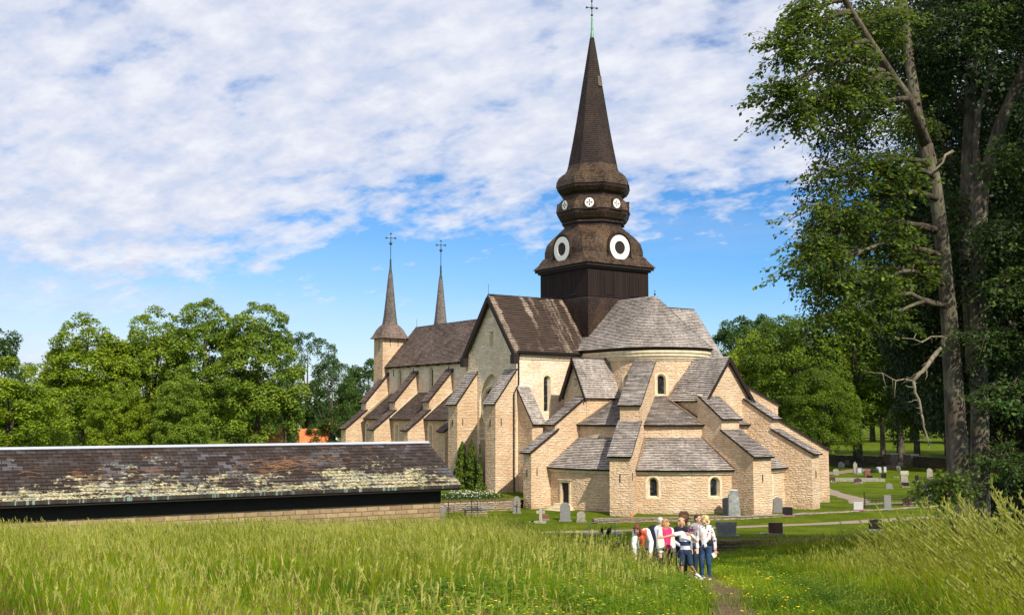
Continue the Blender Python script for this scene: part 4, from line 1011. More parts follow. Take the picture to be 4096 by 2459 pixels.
G = [ # px, depth, width, height, outline, material, label
(2258,84,.80,1.42,'shoulder','granite','tall grey gravestone with arched shoulders in front of the black church door',0),
(2320,83.6,.66,.80,'round','lichenstone','small rounded weathered grey gravestone just right of the tall arched one',0),
(2067,88,.58,1.35,'shoulder','granite','narrow dark gravestone with a wooden cross leaning on it by the garden wall',0),
(2176,84.5,.62,.42,'slab','granite_r','low red granite gravestone just behind the pale stone cross',0),
(2726,82,.78,1.0,'heart','granite_br','polished brown heart-shaped gravestone with gilt lettering before the apse wall',3),
(3097,88.6,.76,1.20,'round','granite','grey round-topped gravestone against the church wall between two right-hand buttresses',0),
(3135,86.3,.80,.78,'soft','granite_b','black curved-top gravestone with red flowers before the stone ledge',0),
(3222,92,.70,.60,'soft','granite','small dark grey gravestone at the foot of the farther right buttress',0),
(2891,66,1.30,.90,'tapered','lichenstone','wide rectangular grey-brown gravestone above the mossy wall, right of the people',0),
(3086,71,.92,.80,'slab','granite_br','brown rectangular gravestone with pink and white flowers beside the gravel path',0),
(3414,90,.80,.72,'slab','granite_l','light grey square gravestone with pink flowers, left of the iron fence',0),
(3530,91,.62,1.2,'slab','granite','tall upright square-topped granite gravestone in front of the iron fence',0),
(3480,77.7,.95,.82,'soft','granite_b','glossy black gravestone with concave sides by the gravel path',0),
(3655,79,.98,.82,'slant','granite_b','black gravestone with a slanting grey edge and white flowers, near the big tree',0),
(3609,95,.72,.62,'round','granite_r','reddish rounded gravestone inside the iron fence',0),
(3699,97,.46,.82,'round','granite','slim grey gravestone near the right end of the iron fence',0),
(3772,98,.80,1.9,'slab','granite_r','tall red granite gravestone half hidden by the leaves of the big tree',0),
(3352,161,.88,.80,'round','granite_l','white-grey rounded gravestone near the dark far wall',0),
(3377,168,.62,.72,'slab','palestone','small pale square gravestone under the trees by the dark far wall',0),
(3407,144,.52,1.62,'point','lichenstone','tall thin pointed gravestone beside the framed dark one on the path side',0),
(3423,143,.74,.85,'slab','granite','dark gravestone with a pale framed panel next to the tall thin one',0),
(3330,141,.72,.78,'soft','lichenstone','squat grey gravestone right beside the farthest church buttress, below the path',0),
(3455,137,.68,1.0,'point','granite_r','brownish pointed gravestone behind the dark rounded one',0),
(3463,131,.74,.62,'round','granite_b','dark rounded gravestone in front of the brownish pointed one',0),
(3314,126,.72,.66,'slab','granite_br','low dark red gravestone with mixed flowers beside the farthest buttress',0),
(3416,124,.86,.68,'house','granite_br','brown gabled gravestone with pink and white flowers in the middle lawn',0),
(3519,135,.62,.66,'slant','granite_b','small dark green-black gravestone alone on the middle lawn',0),
(3500,147,.72,.76,'soft','granite_l','pale gravestone next to a round box bush by the far path',0),
(3525,148,.36,.72,'slab','granite_l','narrow pale gravestone by the far path, right of the one with the bush',0),
(3578,152,.62,.64,'tapered','palestone','pale gravestone with orange flowers nearest the gateway',0),
(3600,127,.84,1.28,'slab','lichenstone','tall two-part grey gravestone with pale upper block on the middle lawn',0),
(3604,118,.72,.56,'slab','granite_b','low black gravestone with yellow flowers in front of the tall two-part one',0),
(3539,116,.68,.58,'house','granite','small grey house-shaped gravestone with a pointed top on the near lawn',0),
(3650,128,.42,.78,'round','granite_b','slim dark rounded gravestone standing alone right of the tall two-part one',0),
(3678,114,.72,.56,'soft','granite_b','squat dark gravestone nearest the big tree on the middle lawn',0),
(3701,131,.70,1.40,'shoulder','lichenstone','tall rounded lichened gravestone beside the big tree',0),
(3664,160,.40,1.55,'slab','granite_b','tall narrow black gravestone against the right far wall',0),
]
for i_,(px_,D_,w__,h__,kd,mt,lb,ins) in enumerate(G):
    r_ = grave(px_,D_,w__,h__,kd,mt,lb,rz=R.uniform(-.12,.12),base=kd not in('heart','slant') and D_<135,insc=ins)
    if 'framed panel' in lb: b = MB(); b.box(-.22,.22,-.12,-.105,.22,.72); b.build('panel', M['granite_l'], r_)
    if 'pale upper block' in lb: b = MB(); b.box(-.5,.5,-.14,.14,.82,1.30); b.build('upper_block', M['palestone'], r_)
    if kd=='tapered' and D_<70: b = MB(); b.box(-.46,.46,-.115,-.10,.28,.72); b.build('panel', M['granite'], r_)
# rune-like standing stone, broken top, and dark slab leaning behind it
x = sx(2926,86); r_ = thing('standing_stone', 'tall rough grey standing stone with a pale broken top before the apse', 'standing stone', (x,86.1,surf(x,86.1)), .1)
b = MB(); ring = []
for zz_,w_,d_,of in ((-.5,.54,.22,0),(0,.54,.22,0),(.5,.50,.21,-.01),(1.1,.47,.19,-.03),(1.6,.44,.18,-.06),(1.95,.42,.16,-.07)):
    ring.append([Vector((of+w_*math.cos(a)*(1+.06*noise.noise((zz_*3,a,1))),d_*math.sin(a)*(1+.2*noise.noise((zz_*2,a,5))),zz_+(.0 if zz_<1.9 else .18*math.cos(a)+.05*math.sin(3*a)))) for a in [2*math.pi*k/12 for k in range(12)]])
fs_ = [(i*12+k,i*12+(k+1)%12,(i+1)*12+(k+1)%12,(i+1)*12+k) for i in range(5) for k in range(12)]+[tuple(range(60,72))]
b.mesh([p for r__ in ring for p in r__], fs_); b.build('shaft', m_plain('rough_grey_stone',(.24,.26,.25),.85,var=.4,scale=4), r_)
b = MB(); b.ball((-.06,0,2.06),(.42,.17,.10),10,6); b.build('broken_top', M['granite_l'], r_)
x = sx(2894,87); r_ = thing('stone_slab','dark upright slab partly hidden behind the tall standing stone','stone slab',(x,87.0,0),0); b = MB(); b.prism([(s,-.09,z_-.2) for s,z_ in stone_outline('round',.62,1.55)],(0,.18,0)); bevel(b.build('slab',M['granite'],r_))
# stone cross
x = sx(2161,83); r_ = thing('stone_cross','pale weathered stone cross on the grass left of the tall arched gravestone','cross',(x,83,surf(x,83)),-.1)
b = MB(); b.box(-.11,.11,-.08,.08,-.2,1.20); b.box(-.33,-.112,-.075,.075,.72,.94); b.box(.112,.33,-.075,.075,.72,.94); bevel(b.build('cross',M['palestone'],r_),.015)
b = MB(); b.box(-.42,.42,-.25,.25,-.2,.16); bevel(b.build('plinth',M['lichenstone'],r_))
# wooden cross leaning on the narrow gravestone
x = sx(2071,87.7); r_ = thing('wooden_cross','thin brown wooden cross leaning on the narrow dark gravestone','cross',(x,87.7,surf(x,87.7)),0); r_.rotation_euler = (0,rad(3),0)
b = MB(); b.box(-.035,.035,-.03,.03,-.1,1.15); b.box(-.24,.24,-.035,-.031,.78,.84); b.box(-.24,.24,-.06,-.036,.78,.84); b.build('timber', m_plain('brown_timber',(.34,.22,.11),.8), r_)
# table tomb by the garden wall
x = sx(1905,86.5); r_ = thing('table_tomb','flat dark slab tomb standing before the pale garden wall','tomb',(x,86.5,surf(x,86.5)),.35)
b = MB(); b.box(-1.0,1.0,-.42,.42,.52,.66); bevel(b.build('top_slab',M['granite'],r_)); b = MB(); b.box(-.85,.85,-.33,.33,-.3,.52); b.build('tomb_base',M['drystone'],r_)
# wrought iron grave crosses
def iron_cross(px,D,h,label,s=1.0):
    x = sx(px,D); r_ = thing('iron_cross',label,'iron cross',(x,D,surf(x,D)-.05),0,'wrought iron grave crosses')
    b = MB(); b.tube([(0,0,-.3),(0,0,h)],.03,6); b.tube([(-.42*s,0,h*.62),(.42*s,0,h*.62)],.022,6)
    for sg in (-1,1):
        for zz_ in (h*.62,h*.45):
            pts = [(sg*(.06+.26*s*(1-math.cos(a))*.5+.0),0,zz_+ .2*s*math.sin(a)*(1-.05*a)) for a in [math.pi*2*k/14 for k in range(14)]]; b.tube(pts,.014,5)
        b.ball((sg*.44*s,0,h*.62),.035)
    b.tube([(.09*math.cos(a),0,h*.62+.09*math.sin(a)) for a in [2*math.pi*k/14 for k in range(15)]],.014,5); b.ball((0,0,h+.03),.045)
    b.build('ironwork',M['iron'],r_)
iron_cross(1797,84,1.5,'scrolled black iron cross right beside the barn corner',1.5)
iron_cross(1888,85,1.45,'black iron cross in front of the left end of the slab tomb')
iron_cross(1911,85.3,1.35,'smaller black iron cross right of the other one before the slab tomb',.8)
x = sx(1776,66); r_ = thing('grave_pillar','weathered dark stone pillar beside the barn corner','pillar',(x,66,surf(x,66)),0); b = MB(); b.prism([(s,-.13,z_-.4) for s,z_ in stone_outline('round',.30,2.1)],(0,.26,0)); bevel(b.build('shaft',M['granite'],r_))
# steel hoop with slab and black watering cans
x = sx(2403,69.5); r_ = thing('steel_hoop','bent grey steel tube rail over a flat slab on the grass','rail',(x,69.5,surf(x,69.5)),.12)
b = MB(); b.tube([(-.84,0,-.3),(-.84,0,.72),(-.78,0,.80),(0,.05,.84),(.76,0,.90),(.84,0,.82),(.84,0,-.3)],.03,8); b.build('tube',m_plain('galvanised_tube',(.40,.45,.45),.35,.7),r_)
r_ = thing('grave_slab','flat grey stone slab lying under the steel tube rail','stone slab',(x+.1,70.2,surf(x,70.2)),.12); b = MB(); b.box(-1.2,1.3,-.5,.5,-.1,.14); bevel(b.build('slab',M['lichenstone'],r_))
for k,(dx,lb) in enumerate(((-.05,'upright black watering can under the steel rail'),(.45,'tilted black watering can hanging at the steel rail, right of the other'))):
    r_ = thing('watering_can',lb,'watering can',(x+dx,69.85,surf(x,69.8)+.14),.3+k,'black watering cans'); 
    if k: r_.rotation_euler = (rad(25),rad(-30),1.0)
    b = MB(); b.tube([(0,0,0),(0,0,.32)],[.16,.13],12); b.build('can_body',M['black'],r_); b = MB(); b.tube([(.12,0,.08),(.30,0,.30),(.36,0,.38)],[.03,.02,.035],6); b.build('spout',M['black'],r_)
    b = MB(); b.tube([(-.14,0,.08),(-.26,0,.22),(-.16,0,.40),(.05,0,.46),(.12,0,.32)],.016,5); b.build('handle',M['black'],r_)
x = sx(2515,85.2); r_ = thing('grave_candle','small orange grave candle at the foot of the tall central buttress','candle',(x,84.4,surf(x,84.4)+.32),0); b = MB(); b.tube([(0,0,-.4),(0,0,.22)],.085,10); b.build('candle_glass',m_plain('orange_plastic',(.85,.25,.02),.4),r_); b = MB(); b.tube([(0,0,.22),(0,0,.27)],[.09,.05],10); b.build('lid',m_plain('gilt_lid',(.6,.4,.1),.4),r_)
x = sx(2744,81.6); r_ = thing('flower_pot','small pale pink pot with a green plant right of the brown heart-shaped gravestone','flower pot',(x,81.6,surf(x,81.6)),0); b = MB(); b.tube([(0,0,0),(0,0,.22)],[.10,.13],10); b.build('pot',m_plain('pale_pink_pot',(.72,.55,.52),.6),r_)
b = MB()
for k in range(90):
    d = Vector((R.gauss(0,1),R.gauss(0,1),R.gauss(0,.8))).normalized()*.15; p = Vector((0,0,.34))+d; e = d.cross(Vector((0,0,1))).normalized()*.03; b.poly([p,p+d*.3+e,p+d*.6,p+d*.3-e])
b.build('foliage',M['leafgreen'],r_,fix=False)
FL = [(2722,81.3,26,'petal_purple','purple flowers at the foot of the brown heart-shaped gravestone'),(3127,85.6,16,'petal_red','red flowers before the black curved-top gravestone by the ledge'),(3150,85.7,9,'petal_red','few red flowers right of the black curved-top gravestone'),
(3030,70.4,34,'petal_white','white flower bed left of the brown rectangular gravestone'),(3052,70.5,26,'petal_pink','pink flowers between the white bed and the brown gravestone'),(3424,89.3,34,'petal_pink','bright pink flowers before the light grey square gravestone'),
(3690,78.2,22,'petal_white','white flowers before the black slanting gravestone'),(3700,77.9,10,'petal_yellow','yellow flowers right of the black slanting gravestone'),(3310,125.4,14,'petal_white','white and pale flowers before the low dark red gravestone'),(3327,125.4,8,'petal_yellow','yellow flowers beside the low dark red gravestone'),
(3418,123.4,12,'petal_pink','pink flowers before the brown gabled gravestone'),(3431,123.4,10,'petal_white','white flowers right of the brown gabled gravestone'),(3604,117.4,14,'petal_yellow','yellow flowers before the low black gravestone'),(3558,151.5,10,'petal_red','reddish flowers left of the gravestone nearest the gateway'),
(3588,123.8,12,'petal_pink','pink flowers left of the tall two-part gravestone'),(3563,133,14,'petal_white','white flowers alone on the middle lawn'),(3728,155,18,'petal_red','red flowers at the foot of the right far wall'),(2139,82.5,6,'petal_white','single white flower head in the grass before the stone cross')]
for px_,D_,n_,m_,lb in FL:
    x = sx(px_,D_); sc_ = D_/95; flowers('grave_flowers',lb,x,D_,surf(x,D_),n_,M[m_],sp=.20*sc_,h=.17*sc_)['group'] = 'flowers on the graves'
x = sx(3484,146.5); r_ = thing('box_bush','round clipped green bush left of the pale gravestone by the far path','bush',(x,146.5,0),0)
b = MB()
for k in range(900):
    d = Vector((R.gauss(0,1),R.gauss(0,1),abs(R.gauss(0,.9)))).normalized()*R.uniform(.5,.62); p = d.copy(); p.z *= 1.3; e = Vector((R.gauss(0,1),R.gauss(0,1),R.gauss(0,1))).normalized(); f_ = d.cross(e).normalized()*.05; e = e*.07; b.poly([p,p+e*.5+f_,p+e,p+e*.5-f_])
b.build('foliage',M['leafgreen'],r_,fix=False)
# stone kerb of a family grave
x = sx(3400,127); r_ = thing('grave_kerb','low rectangular stone kerb round a family grave on the middle lawn','kerb',(x+1.0,129,0),-.1)
b = MB(); b.box(-3.0,3.0,-1.2,-1.0,-.1,.3); b.box(-3.0,3.0,1.0,1.2,-.1,.3); b.box(-3.0,-2.8,-.998,.998,-.1,.3); b.box(2.8,3.0,-.998,.998,-.1,.3); bevel(b.build('kerb',M['lichenstone'],r_))
# iron fence round a plot
fx = thing('iron_fence','low black wrought iron fence with spear tops round a grave plot at the right','fence',(0,0,0),0)
P4 = [Vector((30.1,92.5,0)),Vector((34.6,94.6,0)),Vector((38.7,96.6,0)),Vector((37.4,101.5,0)),Vector((33.6,100.6,0)),Vector((30.1,92.5,0))]
for a,b_ in list(zip(P4,P4[1:]))[:3]:
    L_ = (b_-a).length; d = (b_-a)/L_; mb = MB()
    for zz_ in (.18,.62,.80): mb.tube([a+Vector((0,0,zz_)),b_+Vector((0,0,zz_))],.026,5)
    k = .14
    while k < L_-.05:
        p = a+d*k; mb.tube([p+Vector((0,0,.08)),p+Vector((0,0,.95))],.015,4); mb.tube([p+Vector((0,0,.93)),p+Vector((0,0,.99)),p+Vector((0,0,1.06))],[.008,.022,.002],4); k += .155
    mb.build('fence_panel',M['iron'],fx)
    pb = MB(); pb.tube([a+Vector((0,0,-.2)),a+Vector((0,0,1.22))],.04,6); pb.ball(a+Vector((0,0,1.27)),.055); pb.tube([a+Vector((0,0,1.3)),a+Vector((0,0,1.42))],[.03,.003],5); pb.build('fence_post',M['iron'],fx)
# ------------------------------------------------------------------ foliage
def leaf_mesh(name, P, A, B, mat, seed=0, fold=None):
    """P base points, A half length vectors, B half width vectors -> rhombic leaves"""
    n = len(P); V_ = np.empty((n,4,3)); V_[:,0] = P-A; V_[:,1] = P+B; V_[:,2] = P+A; V_[:,3] = P-B
    me = bpy.data.meshes.new(name); me.vertices.add(n*4); me.vertices.foreach_set('co', V_.ravel().astype(np.float32))
    me.loops.add(n*4); me.loops.foreach_set('vertex_index', np.arange(n*4,dtype=np.int32)); me.polygons.add(n)
    me.polygons.foreach_set('loop_start', np.arange(0,n*4,4,dtype=np.int32)); me.polygons.foreach_set('loop_total', np.full(n,4,dtype=np.int32))
    me.update(calc_edges=True)
    at = me.attributes.new('rnd','FLOAT','FACE'); at.data.foreach_set('value', np.random.default_rng(seed).random(n).astype(np.float32))
    me.materials.append(mat); return me
def unit(v): return v/np.maximum(np.linalg.norm(v,axis=1,keepdims=True),1e-9)
def rand_dirs(g, n): return unit(g.normal(size=(n,3)))
def leaves_for(g, C_, out, size, droop=.35, aspect=.55, flat=.6):
    """orient leaves roughly facing outward/up, tips drooping"""
    n = len(C_); nrm = unit(out*.7+np.array([0,0,flat])+g.normal(size=(n,3))*.55)
    t_ = unit(np.cross(nrm, rand_dirs(g,n))+out*.3-np.array([0,0,droop])*.6); t_ = unit(t_-nrm*np.sum(t_*nrm,1,keepdims=True))
    b_ = np.cross(nrm,t_); s = size*g.uniform(.6,1.25,size=(n,1))
    return C_, t_*s*.5, b_*s*.5*aspect
def crown_points(g, blobs, n_lumps, per, lump_r, inner=.0):
    """blobs: (centre, radii); lumps sit on blob surfaces, leaves on lump shells"""
    cs = []; outs = []
    wts = np.array([b[1][0]*b[1][2] for b in blobs],float); wts /= wts.sum()
    for bi,(c,r) in enumerate(blobs):
        c = np.array(c,float); r = np.array(r,float); k = max(3,int(n_lumps*wts[bi]))
        d = rand_dirs(g,k); d[:,2] = np.where(d[:,2]<-.55,-d[:,2]*.5,d[:,2]); d = unit(d)
        rr = g.uniform(.72,1.0,size=(k,1)); L = c+d*r*rr
        for i in range(k):
            lr = lump_r*g.uniform(.6,1.3); m_ = int(per*(lr/lump_r)**2)
            dd = rand_dirs(g,m_); dd = unit(dd+d[i]*.55+np.array([0,0,.35])); rad_ = g.uniform(.55,1.05,size=(m_,1))
            q = L[i]+dd*rad_*np.array([lr,lr,lr*.95]); cs.append(q); outs.append(dd)
    return np.concatenate(cs), np.concatenate(outs)
LF = {}
LF['lime'] = m_leaf('leaf_lime',(.040,.090,.006),(.145,.225,.012),(.33,.40,.022),.30,.22)
LF['linden'] = m_leaf('leaf_linden',(.032,.078,.008),(.12,.20,.015),(.29,.37,.038),.28,.22)
LF['dark'] = m_leaf('leaf_dark',(.014,.042,.008),(.040,.090,.014),(.10,.17,.026),.25,.22)
LF['mid'] = m_leaf('leaf_mid',(.020,.052,.005),(.070,.130,.008),(.21,.28,.016),.28,.18)
LF['deep'] = m_leaf('leaf_deep',(.005,.014,.004),(.013,.032,.006),(.035,.065,.010),.22,.15)
LF['near'] = m_leaf('leaf_near',(.009,.027,.004),(.034,.078,.008),(.20,.27,.028),.36,.9)
LF['ivy'] = m_leaf('leaf_ivy',(.025,.055,.006),(.07,.12,.010),(.18,.22,.02),.25,.8)
def limb_tube(mb, a, b, r0, r1, n=7, sag=.0, k=6, wob=.06, m=0):
    a = Vector(a); b = Vector(b); L = (b-a).length; pts = []; rs = []
    for i in range(k+1):
        f = i/k; p = a.lerp(b,f)+Vector((noise.noise((a.x+f*3,a.y,1.7)),noise.noise((a.y,b.x+f*3,4.1)),noise.noise((b.z,f*3,9.1))))*wob*L*math.sin(f*math.pi); p.z += sag*L*math.sin(f*math.pi)
        pts.append(p); rs.append(r0+(r1-r0)*f)
    mb.tube(pts, rs, n, m); return pts
def tree_proto(name, seed, h, w_, trunk_r, kind, leaf=.34, lumps=95, per=170, low=.22, barkm='bark_dark', shape='round'):
    g = np.random.default_rng(seed); rr = random.Random(seed)
    blobs = []
    if shape=='round':
        blobs = [((0,0,h*.56),(w_*.50,w_*.50,h*.36)),((w_*.10,0,h*.82),(w_*.24,w_*.27,h*.17)),((-w_*.17,.1,h*.74),(w_*.25,w_*.28,h*.19)),((w_*.24,-.3,h*.40),(w_*.28,w_*.28,h*.20)),((-w_*.26,.2,h*.36),(w_*.28,w_*.28,h*.20)),((0,0,h*.30),(w_*.44,w_*.44,h*.20))]
    elif shape=='tall':
        blobs = [((0,0,h*.50),(w_*.46,w_*.46,h*.38)),((.3,0,h*.82),(w_*.27,w_*.27,h*.18)),((-1.2,.2,h*.66),(w_*.30,w_*.30,h*.20)),((1.3,0,h*.40),(w_*.34,w_*.34,h*.20)),((0,0,h*.26),(w_*.42,w_*.42,h*.16))]
    elif shape=='loose':
        blobs = [((0,0,h*.80),(w_*.36,w_*.36,h*.18)),((w_*.25,0,h*.60),(w_*.24,w_*.26,h*.15)),((-w_*.28,.2,h*.60),(w_*.24,w_*.26,h*.15)),((w_*.1,0,h*.40),(w_*.30,w_*.28,h*.14)),((-w_*.14,.2,h*.28),(w_*.28,w_*.28,h*.14))]
    elif shape=='high':
        blobs = [((0,0,h*.64),(w_*.48,w_*.48,h*.30)),((w_*.1,0,h*.82),(w_*.3,w_*.3,h*.17)),((w_*.26,0,h*.46),(w_*.26,w_*.26,h*.14)),((-w_*.28,0,h*.44),(w_*.26,w_*.26,h*.14))]
    elif shape=='bush':
        blobs = [((0,0,h*.42),(w_*.5,w_*.5,h*.5)),((w_*.2,0,h*.66),(w_*.28,w_*.28,h*.3))]
    C_,O_ = crown_points(g, blobs, lumps, per, w_*.085)
    # hanging and poking sprays make the outline uneven
    me = leaf_mesh(name+'_crown', *leaves_for(g,C_,O_,leaf), LF[kind], seed)
    mb = MB(); mb.tube([(0,0,-1),(0,0,.3),(.05,0,h*.25),(.1,.05,h*.55),(.0,0,h*.88)],[trunk_r*1.35,trunk_r*1.15,trunk_r*.85,trunk_r*.5,.04],9)
    for c,r in blobs*2:
        b_ = Vector(c)+Vector((rr.uniform(-.5,.5)*r[0],rr.uniform(-.5,.5)*r[1],rr.uniform(-.2,.5)*r[2])); z0 = h*rr.uniform(.18,.5); limb_tube(mb,(0.03,0,z0),b_,trunk_r*.42,.04,6,k=5)
    tm = mb.build(name+'_tmp', M[barkm], None, smooth=True).data; ob = [o for o in COL.objects if o.data is tm][0]; bpy.data.objects.remove(ob)
    tm.name = name+'_trunk'
    return me, tm, h
PROTO = {
 'linden': tree_proto('linden',1,24,13.5,.42,'linden',shape='tall',lumps=260,per=150,leaf=.42),
 'lime': tree_proto('lime',2,23,14,.42,'lime',shape='tall',lumps=300,per=150,leaf=.42),
 'dark': tree_proto('darktree',3,20,13,.38,'dark',shape='round',lumps=240,per=140,leaf=.42),
 'loose': tree_proto('loose',4,20,12,.34,'dark',leaf=.34,shape='loose',lumps=130,per=140),
 'mid': tree_proto('midtree',5,24,17,.6,'mid',shape='round',lumps=330,per=150,leaf=.42),
 'deep': tree_proto('deeptree',6,26,16,.5,'deep',shape='round',lumps=330,per=160,leaf=.40),
 'high': tree_proto('hightree',15,25,15,.5,'mid',shape='high',lumps=240,per=150,leaf=.45),
 'deepnear': tree_proto('deepnear',16,26,16,.5,'deep',shape='round',lumps=330,per=420,leaf=.19),
 'bush': tree_proto('bushy',8,9,10,.3,'mid',shape='bush',lumps=60),
}
def tree(kind, px, D, top, label, wscale=1.0, group='trees beyond the churchyard', zb=None, name='tree', bark=True):
    me, tm, h = PROTO[kind]
    x = sx(px,D*1.0); z = Hs(x,D) if zb is None else zb
    # tree top height from where it ends against the sky
    s = (top-z)/h
    r_ = thing(name,label,'tree',(x,D,z),R.uniform(0,6.28),group); r_.scale = (s*wscale,s*wscale,s)
    c = link('crown', me, r_); tr_ = link('trunk', tm, r_); return r_
def ztop(y, D):
    t_ = (1229.5-y)/4277; tp = .0982; return 8.1+D*(tp+t_)/(1-t_*tp)
LEFT = [('dark',-90,120,1290,'dark green tree at the left edge of the picture, taller and behind the yellowish one',1.0),
 ('lime',60,100,1440,'yellow-green bushy tree at the far left edge, lower than its neighbours',1.35),
 ('lime',350,150,1270,'yellow-green broad tree, second crown from the left, above the barn roof',1.15),
 ('lime',610,156,1245,'yellow-green tree with a flat double top beside the tallest crowns',1.0),
 ('linden',820,152,1205,'tallest pale green linden in the row above the barn',1.0),
 ('linden',1035,150,1222,'tall dome-shaped linden right of the tallest one in the row',1.1),
 ('linden',730,140,1500,'lower pale green linden standing before the tallest ones',1.1),
 ('lime',480,141,1520,'lower yellow-green tree in front of the row, above the barn ridge',1.15),
 ('loose',1230,165,1335,'loose dark tree with open crown, right end of the row beside the orange roof',.95),
 ('loose',1330,160,1440,'smaller open-crowned dark tree nearest the nave buttresses, right of the orange roof',.9),
 ('dark',1000,175,1480,'dark tree filling the gap behind the dome-shaped linden',1.2),
 ('dark',700,178,1480,'dark tree behind the foot of the tallest linden',1.3),
 ('dark',350,175,1500,'dark tree behind the second yellow-green crown',1.4),
 ('lime',1410,190,1540,'yellow-green rounded tree just left of the nave buttresses',.9),
 ('dark',1475,186,1440,'dark tree rising directly behind the stair turret of the nave',1.0),
 ('loose',1150,148,1500,'thin tree in front of the orange-roofed houses',.55),('dark',1290,205,1620,'low dark tree behind the open-crowned ones',1.3)]
for k_,px_,D_,yt_,lb_,ws_ in LEFT: tree(k_,px_,D_,ztop(yt_,D_),lb_,ws_,'row of trees behind the barn')
RIGHT = [('dark',2960,185,1268,'dark tree peeping over the south transept roof of the church',1.0),
 ('dark',3080,190,1262,'dark open-topped tree right behind the yellowish crown beside the church',.95),
 ('lime',3000,165,1330,'bright yellow-green tree touching the gabled roof of the church',.8),
 ('mid',3190,160,1270,'large mid-green tree behind the stepped buttresses, its top against the sky',1.0),
 ('mid',3420,165,1235,'large mid-green tree above the far gravestones',1.15),
 ('mid',3290,150,1480,'broad low-hanging green tree before the dark far wall',1.05),
 ('high',3590,176,1180,'tall mid-green tree over the gateway',1.1),
 ('high',3520,204,1330,'green tree beyond the gateway, its trunk on the far lawn',1.0),
 ('high',3655,207,1250,'dark tree beyond the right far wall',1.0),
 ('high',3775,206,1300,'green tree beyond the right far wall, hidden partly by the big trunk',1.0),
 ('deep',3900,150,1050,'dark tall tree rising behind the big trunk at the right',1.2),
 ('mid',3090,215,1420,'green tree filling the view low behind the church buttresses',1.3),
 ('mid',3300,275,1400,'distant green tree at the back of the far lawn, left',1.3),('mid',3480,300,1480,'distant green tree at the back of the far lawn, middle',1.5),('mid',3640,300,1470,'distant green tree at the back of the far lawn, right',1.5),('lime',3800,290,1500,'distant yellowish tree at the back of the far lawn',1.5),('mid',3960,280,1400,'distant green tree seen past the big trunk',1.5)]
for k_,px_,D_,yt_,lb_,ws_ in RIGHT: tree(k_,px_,D_,ztop(yt_,D_),lb_,ws_)
# far woods close the horizon
g = np.random.default_rng(77); cs=[]; os_=[]
for k in range(150):
    a = -38+76*k/149+g.uniform(-.3,.3); D_ = g.uniform(330,420); x_ = D_*math.tan(rad(a)); z_ = Hs(x_,D_); hh = g.uniform(11,17)
    dd = rand_dirs(g,330); dd[:,2] = np.abs(dd[:,2]); cs.append(np.array([x_,D_,z_+hh*.35])+dd*np.array([9,6,hh*.62])*g.uniform(.75,1.05,size=(330,1))); os_.append(dd)
C_ = np.concatenate(cs); O_ = np.concatenate(os_)
tag(link('woods', leaf_mesh('woods',*leaves_for(g,C_,O_,1.5,aspect=.8),LF['dark'],5)), kind='stuff', label='distant wooded belt closing the horizon', cat='woods')
# dark young wood at the right, behind the big near tree
DK = [(4150,44,ztop(-500,44),1.0,'dark tree filling the upper right corner, behind the big trunks'),(3880,50,ztop(300,50),.62,'dark tree behind the twin trunks, its crown reaching left to the sky'),(4080,49,ztop(150,49),.8,'dark tree close to the right edge behind the twin trunks'),
 (4250,36,ztop(-400,36),.9,'near dark tree at the extreme right edge'),(4110,52,ztop(900,52),.9,'lower dark tree under the crowns at the right edge'),(4330,46,ztop(300,46),1.1,'dark tree beyond the right edge whose boughs reach in'),(4010,190,ztop(700,190),1.0,'farther dark tree seen between the twin trunks and the right edge'),
 (4150,200,ztop(900,200),1.2,'low dark tree closing the right edge at mid height')]
for px_,D_,zt_,ws_,lb_ in DK: tree('deepnear' if D_<60 else 'deep',px_,D_,min(zt_,30),lb_,ws_,'dark trees at the right edge')
for px_,D_,lb_ in ((4080,42,'dark shrub at the foot of the right-edge trees'),(3990,58,'dark shrub right of the big trunks'),(4180,60,'dark shrub at the right edge near the graves')):
    me,tm,h = PROTO['bush']; x=sx(px_,D_); r_ = thing('shrub',lb_,'shrub',(x,D_,Hs(x,D_)-.5),R.uniform(0,6),'shrubs at the right edge'); r_.scale=(.45,.45,.42); c = link('foliage',me.copy(),r_); c.data.materials[0]=LF['deep']; link('stem',tm,r_)

